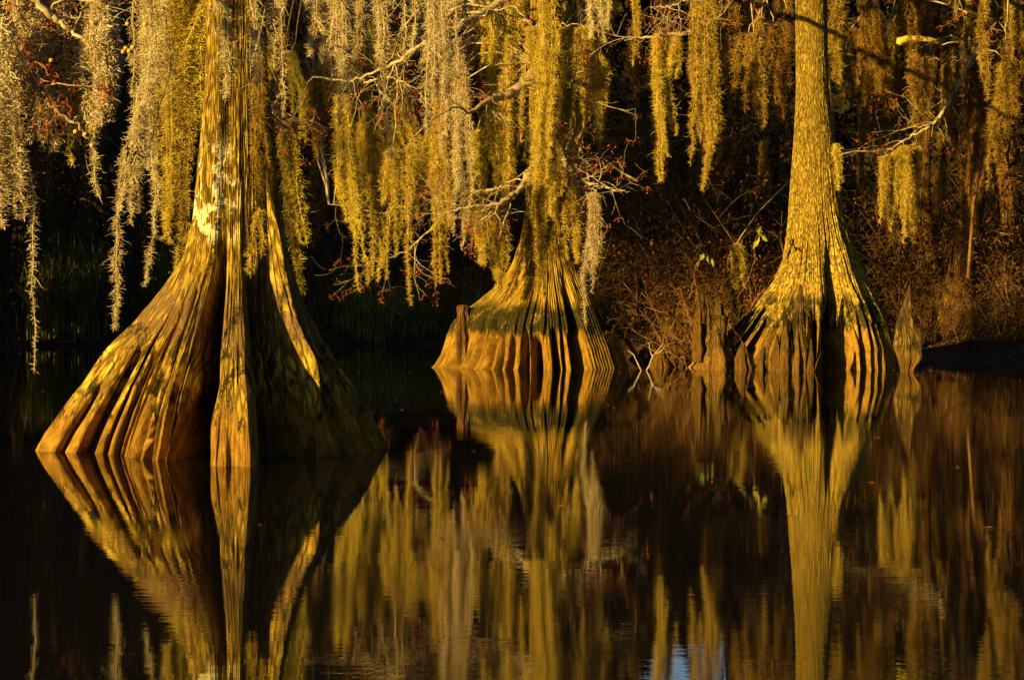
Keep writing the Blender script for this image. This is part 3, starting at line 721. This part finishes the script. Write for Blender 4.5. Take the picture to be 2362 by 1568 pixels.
# ---------------------------------------------------------------- limbs, twigs, rusty foliage of the near trees
def limb_set(tree, key, limbs, seed, mat='twig', matl='twig', r0=.05, fol=True, nsub=9, sublen=.7, folmat='rust', label_f=None, fdens=.5):
    """limbs: lists of (x, y, Y, radius) ; a twig reaches from each carried clump of moss up to the nearest limb"""
    rg = np.random.default_rng(seed)
    base = np.array(tree.location)
    samples = []; tips = []
    for li in limbs:
        c = np.array([P(x, y, Y) for x, y, Y, r in li]) - base
        rr = np.array([r for *_, r in li])
        n = max(12, len(li) * 8)
        p = smooth_path(c, n, .012, rg)
        rad = np.interp(np.linspace(0, 1, n), np.linspace(0, 1, len(rr)), rr)
        mb = MB(); tube(mb, p, rad, 8)
        tp = []
        for _ in range(nsub):
            k = int(rg.integers(n // 5, n)); d = rg.normal(0, 1, 3); d[2] -= .2
            d += (p[k] - p[k - 1]) / np.linalg.norm(p[k] - p[k - 1]) * .8; d /= np.linalg.norm(d)
            seg = [p[k]]
            L = sublen * rg.uniform(.4, 1.2)
            for a in range(7):
                d = d + rg.normal(0, .2, 3); d /= np.linalg.norm(d); seg.append(seg[-1] + d * L / 7)
            grow(mb, seg, min(rad[k] * .5, .014), .0022, rg, 5, sublen * .5, 1, tp)
        obj('branch', mb.mesh('branch', M[mat], True), tree)
        samples.append(p); tips += tp
    S = np.concatenate(samples)
    for top, k_ in TOPS:
        if k_ != key: continue
        mb = MB()
        q_ = top - base
        dd = np.linalg.norm((S - q_) * [1, 1, .6], axis=1) + np.where(S[:, 2] < q_[2] - .05, 3, 0)
        s0 = S[int(dd.argmin())]
        mid = (s0 + q_) / 2 + rg.normal(0, .10, 3) * min(1.0, np.linalg.norm(s0 - q_)) + np.array([0, 0, .18 * np.linalg.norm(s0[:2] - q_[:2])])
        pth = smooth_path([s0, mid, q_, q_ + [0, 0, -.12]], 14, .014, rg)
        tl = float(np.linalg.norm(s0 - q_))
        tube(mb, pth, np.linspace(.006 + .008 * min(tl, 1.5), .004, 14), 5)
        grow(mb, pth[4:12], .005, .002, rg, 3, .35, 1, tips)
        obj('twig', mb.mesh('twig', M[matl], True), tree)
    if fol and tips:
        tips = np.array(tips); tips = tips[rg.uniform(0, 1, len(tips)) < fdens]
        mf = MB(); leaf_blades(mf, tips, 9, .028, .055, .006, rg, .5)
        obj('foliage', mf.mesh('foliage', M[folmat], False), tree)

limb_set(TL, 'L', [
    [(545, -330, 14.1, .11), (680, -190, 13.5, .07), (860, -130, 13.0, .05), (1120, -110, 12.7, .02)],
    [(545, -420, 14.1, .11), (420, -400, 13.4, .06), (300, -340, 12.9, .04), (100, -310, 12.6, .02)],
    [(545, -360, 14.1, .09), (600, -240, 15, .06), (800, -150, 15.5, .04), (1050, -120, 16.5, .02)],
    [(545, -330, 14.1, .08), (520, -180, 13.2, .04), (580, -130, 12.8, .02)],
    [(545, -300, 14.2, .07), (440, -170, 15.0, .04), (380, -90, 15.3, .02)],
    [(548, 20, 14.3, .05), (620, 60, 14.8, .03), (650, 200, 15.4, .022), (640, 285, 15.6, .015), (700, 300, 15.8, .006)],
], 301, nsub=7, sublen=.55)
limb_set(TM, 'M', [
    [(1252, 60, 28.3, .11), (1248, 140, 27.6, .10), (1190, 212, 27.0, .075), (1130, 230, 26.6, .04), (1085, 262, 26.3, .02)],
    [(1258, 150, 28.3, .06), (1290, 175, 27.4, .035), (1320, 215, 27.1, .022), (1326, 275, 27.0, .008)],
    [(1262, 330, 28.3, .07), (1225, 395, 27.3, .05), (1195, 440, 26.9, .04), (1150, 470, 26.7, .028), (1060, 482, 26.5, .015), (1010, 500, 26.5, .006)],
    [(1285, 330, 28.3, .05), (1310, 385, 27.4, .04), (1350, 420, 27.0, .03), (1395, 432, 26.8, .018), (1450, 445, 26.7, .006)],
    [(1300, 310, 28.3, .04), (1330, 330, 27.6, .022), (1350, 375, 27.5, .014), (1372, 390, 27.4, .006)],
    [(1258, -170, 28.4, .13), (1120, -150, 27.2, .08), (980, -80, 26.5, .05), (780, -60, 26.6, .02)],
    [(1258, -60, 28.4, .10), (1150, 10, 27.4, .06), (1000, 90, 26.6, .04), (900, 150, 26.8, .02), (800, 190, 27, .01)],
    [(1258, -200, 28.4, .09), (1400, -160, 27.0, .045), (1560, -90, 25.2, .03), (1650, -30, 24.8, .025), (1620, 60, 24.6, .03), (1540, 82, 24.6, .022), (1440, 92, 24.6, .01)],
    [(1258, -260, 28.4, .11), (1330, -160, 28.8, .07), (1400, -60, 29.0, .03)],
    [(850, 190, 27.2, .02), (900, 180, 27.0, .014), (960, 205, 26.8, .006)],
    [(1195, 430, 28.2, .03), (1040, 450, 29.0, .02), (900, 490, 30.0, .014), (760, 470, 30.6, .006)],
    [(1100, 400, 28.6, .02), (960, 560, 29.4, .012), (860, 605, 29.8, .006)],
    [(1640, -40, 24.8, .02), (1560, 10, 24.6, .012), (1500, 20, 24.5, .006)],
], 302, nsub=14, sublen=.85, folmat='rust', fdens=.5)
limb_set(TR, 'R', [
    [(1872, -330, 28.3, .12), (1960, -220, 29.5, .08), (2080, -160, 30.5, .05), (2300, -120, 31.5, .02)],
    [(1872, -260, 28.3, .12), (1800, -200, 29.5, .07), (1700, -150, 30.5, .03)],
    [(2300, -110, 31.5, .03), (2260, 80, 31.3, .03), (2180, 250, 31.1, .03), (2110, 310, 31.0, .02), (2045, 345, 31.0, .008)],
    [(2180, 250, 31.1, .02), (2150, 285, 31.0, .014), (2080, 300, 31.0, .006)],
    [(1872, -330, 28.3, .1), (2000, -200, 28.5, .06), (2160, -80, 29, .03), (2330, -40, 29.5, .012)],
], 303, nsub=10, sublen=.8, fdens=.5)
# tree outside the frame at the left; its branch with the cones reaches in
TA = thing('bald_cypress', (-5.9, 13.2, 0), 'bald cypress outside the picture whose cone bearing branch reaches in at left', 'tree', 'cypress trees standing in the water')
mb = MB(); tube(mb, [(0, 0, -.5), (0, 0, .3), (.02, 0, 1.2), (0, 0, 3), (0, .1, 7)], [.75, .55, .3, .2, .12], 18)
obj('trunk', mb.mesh('trunk', M['bark_shade'], True), TA)
limb_set(TA, 'A', [
    [(-840, -700, 13.1, .07), (-400, -520, 12.3, .05), (-150, -150, 11.5, .03), (0, 130, 11.4, .016), (70, 180, 11.4, .013), (130, 250, 11.4, .010), (205, 320, 11.4, .006)],
    [(-840, -800, 13.1, .06), (-300, -450, 12.0, .04), (-40, -120, 11.4, .03), (100, 20, 11.4, .02), (150, 60, 11.4, .014), (215, 105, 11.4, .008), (262, 118, 11.4, .004)],
    [(60, 172, 11.4, .012), (90, 215, 11.4, .010), (98, 240, 11.4, .006)],
], 304, nsub=6, sublen=.35, fdens=.5)
bm_ = MB()
def uv_ball(mb, c, r, n=10, m=7):
    th = np.linspace(0, math.pi, m); ph = np.arange(n) / n * 2 * math.pi
    Tm, Pm = np.meshgrid(th, ph, indexing='ij')
    rr = r * (1 + .07 * np.sin(Pm * 5) * np.sin(Tm * 5))
    v = np.stack([rr * np.sin(Tm) * np.cos(Pm), rr * np.sin(Tm) * np.sin(Pm), rr * np.cos(Tm) * .95], -1) + c
    i = np.arange(m - 1)[:, None] * n; j = np.arange(n)[None]; j2 = (j + 1) % n
    mb.add(v, np.stack([i + j, i + j2, i + n + j2, i + n + j], -1).reshape(-1, 4))
conem = MB(); uv_ball(conem, np.zeros(3), .014, 12, 9); conem = conem.mesh('cone', M['cone'], True)
for k, (x, y) in enumerate([(35, 50), (27, 52), (38, 148), (118, 140), (34, 193), (47, 197), (68, 196), (78, 118), (197, 94), (174, 304), (196, 310), (220, 298), (224, 288), (212, 336), (290, 112), (298, 118), (306, 110), (284, 120), (294, 56), (335, 56), (14, 200)]):
    p = P(x, y, 11.37) - np.array(TA.location)
    obj('cone', conem, TA, tuple(float(a) for a in p))
for k, (x, y) in enumerate([(533, 92), (541, 91), (486, 12)]):
    p = P(x, y, 12.6) - np.array(TL.location)
    obj('cone', conem, TL, tuple(float(a) for a in p))

for tree_, h0, h1, rad_, sd_ in ((TL, 6.0, 10, 3.6, 1), (TM, 7.5, 12, 4.2, 2), (TR, 7.5, 12.5, 3.8, 3)):  # unseen crowns added overhead to keep sky light off the shaded sides
    rg = np.random.default_rng(sd_); n = 9000
    a = rg.uniform(0, 6.28, n); q_ = rad_ * np.sqrt(rg.uniform(0, 1, n)); zc = rg.uniform(h0, h1, n)
    c_ = np.stack([q_ * np.cos(a), q_ * np.sin(a), zc], -1)
    c_ = c_[vnoise(c_[:, 0] * 1.3 + 20, c_[:, 1] * 1.3 + zc * .8 + 20, sd_) > .42]
    mf = MB(); leaf_blades(mf, c_, 1, .1, .45, .09, rg, .5)
    obj('crown', mf.mesh('crown', M['rust_dark'], False), tree_)
# ---------------------------------------------------------------- background trees
def bg_tree(x, Y, h, r, rg, mat='bark_shade', lean=0.0, crown=True, flare=2.6, folmat='rust_dark', phrase='dark slim trunk in the woods behind', y0=None):
    X = (x - CX) / F * Y
    z0 = float(ground_z(np.array([X]), np.array([Y]))[0]) - .25
    t = thing('forest_tree', (X, Y, max(z0, -.6)))
    zz = np.concatenate([np.linspace(0, 1.8, 18), np.linspace(2.1, h, 22)]); nt = 28
    th = np.linspace(-math.pi, math.pi, nt, endpoint=False)
    T, Z = np.meshgrid(th, zz)
    rr = r * (1 - .5 * Z / h) * (1 + flare * np.exp(-Z / .45))
    rr = rr * (1 + .22 * np.cos(T * 5 + rg.uniform(0, 6)) * np.exp(-Z / .7)) * (1 + .12 * (vnoise((T / 6.283 + .5) * 8, Z * 1.2, int(rg.integers(99)), 8) - .5))
    cx = lean * Z + .12 * np.sin(Z * .9 + rg.uniform(0, 6)) ; cy = .08 * np.sin(Z * 1.1 + rg.uniform(0, 6))
    cx = cx - cx[0, 0]
    obj('trunk', cyl_ring_mesh('trunk', M[mat], rr * np.sin(T) + cx, -rr * np.cos(T) + cy, Z, T * r * 1.1, Z), t)
    if crown:
        tips = []
        for _ in range(int(rg.integers(7, 12))):
            mb = MB()
            zb = rg.uniform(.22, .98) * h; a = rg.uniform(0, 6.28); L = rg.uniform(.8, 2.4)
            k = int(np.argmin(abs(zz - zb))); b = np.array([cx[k, 0], cy[k, 0], zz[k]])
            d = np.array([math.cos(a), math.sin(a), rg.uniform(-.15, .45)]); seg = [b]
            for _ in range(8):
                d = d + rg.normal(0, .16, 3); d /= np.linalg.norm(d); seg.append(seg[-1] + d * L / 8)
            grow(mb, seg, r * .22, .006, rg, 6, .8, 1, tips, n=4)
            obj('branch', mb.mesh('branch', M['twig_dark'], True), t)
        tips = np.array(tips); mf = MB()
        leaf_blades(mf, tips, 26, .16, .10, .016, rg, .5)
        obj('crown', mf.mesh('crown', M[folmat], False), t)
    series(t, phrase, x, 'tree', 'trees in the woods behind')
    return t
rgb = np.random.default_rng(9)
bg_tree(2, 36.5, 11, .20, rgb, phrase='dark trunk cut by the left edge of the picture', crown=False)
bg_tree(262, 39.2, 11, .33, rgb, phrase='dark flared trunk on the far bank right of the reeds', flare=2.2)
bg_tree(1345, 33.0, 11, .23, rgb, phrase='dark straight trunk close behind the middle tree', crown=False, flare=1.2)
bg_tree(735, 35, 10.5, .16, rgb, phrase='dark trunk behind the gap just right of the left tree')
bg_tree(1685, 38, 11, .13, rgb, phrase='dark slim pole left of the split cypress', crown=False)
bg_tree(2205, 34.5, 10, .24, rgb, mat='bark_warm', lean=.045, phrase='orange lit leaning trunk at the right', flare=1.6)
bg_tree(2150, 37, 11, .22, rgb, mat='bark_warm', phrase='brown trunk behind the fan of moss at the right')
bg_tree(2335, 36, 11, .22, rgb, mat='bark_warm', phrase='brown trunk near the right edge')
for k in range(34):
    x = rgb.uniform(-120, 2480); Y = rgb.uniform(41, 56)
    gap = 1420 < x < 1780
    bg_tree(x, Y, rgb.uniform(4.2, 5.4) if gap else rgb.uniform(10, 13), rgb.uniform(.10, .24), rgb, crown=True,
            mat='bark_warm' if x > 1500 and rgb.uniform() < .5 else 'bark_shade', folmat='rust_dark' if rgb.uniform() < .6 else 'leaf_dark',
            phrase='dim tree in the woods at left' if x < 1180 else 'dim tree in the woods at right')

# shrubs / thicket on the bank
def shrub_parts(seed, h, spread, nleaf, lsize):
    rg = np.random.default_rng(seed); mb = MB(); tips = []
    for _ in range(8):
        a = rg.uniform(0, 6.28); d = np.array([math.cos(a) * .5 * spread, math.sin(a) * .5 * spread, 1.0]); seg = [np.array([rg.normal(0, .12), rg.normal(0, .12), -.15])]
        L = h * rg.uniform(.7, 1.15)
        for _ in range(9):
            d = d / np.linalg.norm(d) + rg.normal(0, .17, 3); d /= np.linalg.norm(d); seg.append(seg[-1] + d * L / 9)
        grow(mb, seg, .016, .004, rg, 8, h * .38, 2, tips, n=4, droop=.5)
    tips = np.array(tips); mf = MB(); leaf_blades(mf, tips, nleaf, .10, lsize, lsize * .24, rg, .4)
    return mb, mf
SH = []
for k, (h, sp, nl, ls, m1, m2) in enumerate([(2.2, 1.0, 2, .07, 'twig_dark', 'rust_dark'), (3.0, .8, 3, .08, 'twig_dark', 'rust_dark'), (1.6, 1.4, 2, .07, 'twig_dark', 'rust'), (2.6, .9, 4, .09, 'twig_dark', 'leaf_dark'), (3.6, .7, 2, .08, 'twig_dark', 'rust_dark'), (1.7, 1.7, 1, .04, 'brush', 'rust_dark'), (1.5, 2.2, 1, .05, 'brush', 'rust_dark')]):
    a, b = shrub_parts(600 + k, h, sp, nl, ls)
    SH.append((a.mesh('stems', M[m1], True), b.mesh('foliage', M[m2], False)))
def place_shrub(x, Y, v, phrase, sc=1.0):
    X = (x - CX) / F * Y; z0 = float(ground_z(np.array([X]), np.array([Y]))[0])
    t = thing('shrub', (X, Y, max(z0, 0) - .05)); rz = float(rgb.uniform(0, 6.28))
    t.rotation_euler = (0, 0, rz); t.scale = (sc, sc, sc)
    obj('stems', SH[v][0], t); obj('foliage', SH[v][1], t)
    series(t, phrase, x, 'shrub', 'bare twiggy shrubs on the far bank')
for k in range(13):
    place_shrub(rgb.uniform(1400, 1800), rgb.uniform(32.5, 37), int(rgb.integers(0, 3)), 'tangled rusty shrub between the middle and the split tree', rgb.uniform(.7, 1.1))
for k in range(8):
    place_shrub(rgb.uniform(1940, 2400), rgb.uniform(32.5, 38), int(rgb.choice([0, 1, 4])), 'tangled rusty shrub right of the split tree', rgb.uniform(.8, 1.2))
for k in range(8):
    place_shrub(rgb.uniform(2120, 2420), rgb.uniform(31.3, 33), int(rgb.choice([0, 1])), 'low dark brush at the shore near the right edge', rgb.uniform(.3, .55))
for k in range(8):
    place_shrub(rgb.uniform(660, 1080), rgb.uniform(39.5, 43), int(rgb.choice([0, 2, 3])), 'dim shrub on the bank between left and middle trees', rgb.uniform(.7, 1.1))
for k in range(8):
    place_shrub(rgb.uniform(-60, 440), rgb.uniform(40.5, 44), int(rgb.choice([3, 1, 3])), 'dark green shrub on the bank behind the left tree', rgb.uniform(.8, 1.2))
for k in range(14):
    place_shrub(rgb.uniform(1300, 2450), rgb.uniform(38, 44), int(rgb.choice([3, 1, 4])), 'tall dim shrub deep behind the right half of the bank', rgb.uniform(1.2, 1.9))
for k in range(10):
    place_shrub(rgb.uniform(-60, 1300), rgb.uniform(44, 50), int(rgb.choice([3, 1, 4])), 'tall dim shrub deep behind the left half of the bank', rgb.uniform(1.3, 2.0))

# reeds
def reed_mesh(seed, n=90, h=1.9):
    rg = np.random.default_rng(seed); mb = MB()
    a = rg.uniform(0, 6.28, n); lean = np.abs(rg.normal(.32, .34, n)); L = h * rg.uniform(.55, 1.15, n)
    b = np.stack([rg.normal(0, .28, n), rg.normal(0, .22, n), np.zeros(n) - .1], -1)
    K = 8; pts = []
    for k in range(K):
        t = k / (K - 1)
        rr = L * lean * t ** 2.2 * 1.2; z = L * t * (1 - .35 * lean * t ** 2)
        pts.append(b + np.stack([np.cos(a) * rr, np.sin(a) * rr, z], -1))
    pts = np.stack(pts, 1)
    sdv = np.stack([-np.sin(a), np.cos(a), np.zeros(n)], -1)[:, None]
    o_ = np.stack([np.cos(a), np.sin(a), np.zeros(n)], -1)[:, None]
    wv_ = (.011 * (1 - np.linspace(0, 1, K) ** 2) + .001)[None, :, None]
    V = np.stack([pts - sdv * wv_, pts - o_ * wv_ * .35, pts + sdv * wv_], 2).reshape(n, -1, 3)
    f = []
    for k in range(K - 1):
        for c_ in range(2): f.append([k * 3 + c_, k * 3 + c_ + 1, k * 3 + 3 + c_ + 1, k * 3 + 3 + c_])
    q = (np.array(f)[None] + (np.arange(n) * K * 3)[:, None, None]).reshape(-1, 4)
    mb.add(V, q); return mb.mesh('reed_clump', M['reed'], False)
RM = [reed_mesh(700 + k) for k in range(4)]
def reeds(n, xr, Yr, phrase, sc):
    for _ in range(n):
        x = rgb.uniform(*xr); Y = rgb.uniform(*Yr); X = (x - CX) / F * Y
        z0 = float(ground_z(np.array([X]), np.array([Y]))[0]); s_ = rgb.uniform(*sc)
        o = obj('reed_clump', RM[int(rgb.integers(4))], None, (X, Y, max(z0, -.1)), float(rgb.uniform(0, 6.28)), (s_, s_, s_))
        series(o, phrase, x, 'reeds', 'reed clumps on the far bank')
reeds(11, (70, 260), (38.7, 40.5), 'long green reed clump behind the left tree', (.8, 1.15))
reeds(9, (730, 1120), (38.8, 41), 'dim clump of reeds on the bank left of the middle tree', (.6, .9))
reeds(3, (360, 430), (38.7, 39.6), 'reed clump just left of the left trunk', (1.0, 1.3))

# far woods as one dark mass
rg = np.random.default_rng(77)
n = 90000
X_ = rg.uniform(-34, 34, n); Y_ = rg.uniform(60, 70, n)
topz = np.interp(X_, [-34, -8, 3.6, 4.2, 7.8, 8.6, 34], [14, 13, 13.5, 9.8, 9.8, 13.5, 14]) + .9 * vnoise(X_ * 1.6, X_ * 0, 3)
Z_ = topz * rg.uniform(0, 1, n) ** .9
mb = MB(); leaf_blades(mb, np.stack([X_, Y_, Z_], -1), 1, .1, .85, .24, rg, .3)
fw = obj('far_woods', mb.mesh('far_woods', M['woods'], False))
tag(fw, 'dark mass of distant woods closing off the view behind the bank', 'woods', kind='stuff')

# unseen woods added round about to block sky light, dipping for the low sun
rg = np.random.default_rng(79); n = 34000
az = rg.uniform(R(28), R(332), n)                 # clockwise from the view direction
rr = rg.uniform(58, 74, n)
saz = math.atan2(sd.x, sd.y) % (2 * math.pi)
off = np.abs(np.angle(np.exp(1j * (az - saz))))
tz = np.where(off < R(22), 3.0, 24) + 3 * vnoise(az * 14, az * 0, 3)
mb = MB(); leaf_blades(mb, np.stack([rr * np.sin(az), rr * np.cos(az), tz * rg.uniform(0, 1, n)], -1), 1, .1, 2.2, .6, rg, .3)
o = obj('unseen_woods', mb.mesh('unseen_woods', M['woods'], False))
tag(o, 'unseen dark woods added round the pool behind the viewer to block sky light', 'woods', kind='stuff')

# fallen leaves and twigs along the shore
rg = np.random.default_rng(78)
n = 5000
X_ = rg.uniform(-11, 11, n); Y_ = shore_y(X_) + rg.uniform(0, 5, n) ** 1.1
Z_ = ground_z(X_, Y_) + .02
keep = Z_ > .02
mb = MB(); leaf_blades(mb, np.stack([X_, Y_, Z_], -1)[keep], 1, .01, .09, .022, rg, 0)
o = obj('leaf_litter', mb.mesh('leaf_litter', M['rust_dark'], False))
tag(o, 'fallen rusty leaves scattered along the muddy shore', 'leaf litter', kind='stuff')

n = 260
X_ = np.concatenate([rg.normal(3.6, 1.3, n // 2), rg.uniform(-6, 7, n // 2)]); Y_ = np.concatenate([rg.normal(27.6, .8, n // 2), rg.uniform(9, 30, n // 2)])
mb = MB(); a_ = rg.uniform(0, 6.28, n); L_ = rg.uniform(.012, .035, n)
c_ = np.stack([X_, Y_, np.full(n, .004)], -1); dx = np.stack([np.cos(a_), np.sin(a_), np.zeros(n)], -1) * L_[:, None]; dy = np.stack([-np.sin(a_), np.cos(a_), np.zeros(n)], -1) * L_[:, None] * .35
V_ = np.stack([c_ - dx, c_ + dy + [0, 0, .004], c_ + dx, c_ - dy + [0, 0, .004]], 1)
mb.add(V_, np.arange(n * 4).reshape(-1, 4))
o = obj('floating_leaves', mb.mesh('floating_leaves', M['rust'], False))
tag(o, 'tiny dead leaves floating on the black water', 'floating leaves', kind='stuff')

# forked sticks standing in the water by the middle tree
def stick(name, polys, Y, label, r=.012, mat='twig'):
    p0 = P(*polys[0][0], Y)
    mb = MB()
    for pl_ in polys:
        c = np.array([P(x, y, Y) for x, y in pl_]) - p0
        tube(mb, smooth_path(c, 10, .004, rg), np.linspace(r, r * .45, 10), 6)
    o = obj(name, mb.mesh(name, M[mat], True), None, tuple(float(a) for a in p0))
    return tag(o, label, 'stick', 'bare sticks by the water')
stick('forked_stick', [[(1490, 858), (1500, 835), (1512, 815), (1530, 790)], [(1506, 824), (1500, 810), (1496, 788)], [(1512, 815), (1522, 812), (1534, 800)]], 27.2, 'pale forked stick poking out of the water right of the middle tree')
stick('bare_stick', [[(1480, 858), (1468, 832), (1458, 815), (1448, 808)]], 27.2, 'pale crooked stick leaning left out of the water beside the forked stick')
stick('fallen_branch', [[(730, 735), (748, 765), (770, 790), (800, 800)], [(748, 765), (752, 780)]], 37, 'gray fallen branch on the far bank just right of the left tree', .02, 'twig_dark')
stick('fallen_branch', [[(1384, 690), (1420, 745), (1455, 800), (1490, 850)]], 29.5, 'dark leaning pole slanting into the water right of the middle base', .05, 'twig_dark')
stick('fallen_branch', [[(900, 660), (930, 700), (935, 740), (925, 800)], [(930, 700), (960, 690), (985, 705)], [(935, 745), (915, 720), (880, 700)]], 38.6, 'bare branched twig standing at the shore left of the middle tree', .012, 'twig')
stick('broken_log', [[(2072, 98), (2090, 92), (2130, 90), (2168, 100)]], 31.5, 'short lit broken log lodged among the branches at upper right', .075, 'moss_gold')
stick('bent_snag', [[(2232, 640), (2250, 420), (2285, 260), (2292, 188), (2310, 182), (2330, 205), (2342, 250), (2352, 290)]], 33, 'bent snag arching over at the right edge', .03, 'twig_dark')
stick('bare_stick', [[(1470, 418), (1430, 395), (1385, 362)]], 31, 'thin straight branch caught slanting in the brush right of the middle tree', .022, 'twig')

# leafy vines
def vine(x, y, Y, n, label, seed, stemto):
    rg = np.random.default_rng(seed); p0 = P(x, y, Y)
    t = thing('leafy_vine', p0, label, 'vine', 'green leafed vines by the split cypress')
    mb = MB(); c = np.array([P(a, b, Y) for a, b in stemto]) - p0
    pth = smooth_path(c, 24, .005, rg); tube(mb, pth, np.linspace(.006, .002, 24), 5); obj('stem', mb.mesh('stem', M['twig_dark'], True), t)
    mf = MB(); leaf_blades(mf, [pth[-1]], n, .06, .15, .032, rg, .9); obj('leaves', mf.mesh('leaves', M['leaf_green'], False), t)
vine(1752, 540, 27.6, 12, 'vine with a bunch of bright green leaves left of the split trunk', 1, [(1700, 690), (1735, 620), (1740, 560), (1752, 530)])
vine(1872, 618, 26.3, 5, 'vine with two yellow leaves across the front of the split trunk', 2, [(1760, 680), (1800, 640), (1840, 640), (1872, 615)])
vine(1625, 608, 28.4, 4, 'vine with one yellow leaf left of the spired stump', 3, [(1590, 690), (1600, 640), (1610, 600), (1625, 600)])

# brush arching over the knees left of the split cypress
for k, (x, Y, v, s_) in enumerate([(1600, 28.9, 5, .85), (1650, 28.7, 5, .95), (1700, 29.5, 6, .9), (1745, 29.7, 5, .9), (1570, 29.6, 6, .9), (1670, 29.6, 6, 1.0), (1765, 29.6, 6, .8), (1530, 30.6, 5, .8), (1590, 28.3, 5, .7)]):
    place_shrub(x, Y, v, 'low arching brush over the knees by the split cypress', s_)

# ---------------------------------------------------------------- unseen trees added off to the left to shade the far bank
def shade_tree(X, Y, h, r, seed, cz=.25):
    rg = np.random.default_rng(seed)
    t = thing('bald_cypress', (X, Y, 0))
    mb = MB(); tube(mb, [(0, 0, -1), (0, 0, .2), (0, 0, 1.2), (.1, 0, h * .6), (0, 0, h)], [.9, .6, .28, .2, .06], 14)
    obj('trunk', mb.mesh('trunk', M['bark_shade'], True), t)
    n = 5200
    a = rg.uniform(0, 6.28, n); zf = rg.uniform(0, 1, n)
    rad = r * np.sqrt(rg.uniform(0, 1, n)) * np.sin(np.pi * np.clip(zf, .06, .97)) ** .45
    c = np.stack([rad * np.cos(a), rad * np.sin(a), h * (cz + (1 - cz) * zf)], -1)
    dn = vnoise(c[:, 0] * 1.1 + 40, c[:, 2] * .9, seed) + .5 * vnoise(c[:, 1] * 1.3 + 9, c[:, 2] * 1.6, seed + 1)
    c = c[dn > .50]
    mf = MB(); leaf_blades(mf, c, 1, .05, .42, .10, rg, .6)
    obj('crown', mf.mesh('crown', M['leaf_dark'], False), t)
    series(t, 'unseen cypress added outside the picture to shade the bank', X, 'tree', 'unseen trees added to shade the far bank')
for k, (X, Y, h, r) in enumerate([(-10, 27, 8.5, 2.2), (-11, 30, 9, 2.3), (-12, 33.5, 9, 2.4), (-13, 37.5, 9.5, 1.1), (-13.5, 41, 10, 2.6), (-12.5, 25, 9, 2.6), (-14.5, 29, 10, 2.8)]):
    shade_tree(X, Y, h, r, 900 + k, .02)

finish_series()
for o_ in C.objects:
    if len(o_.get('label', '').split()) > 15: print('LONG', o_.name, o_['label'])
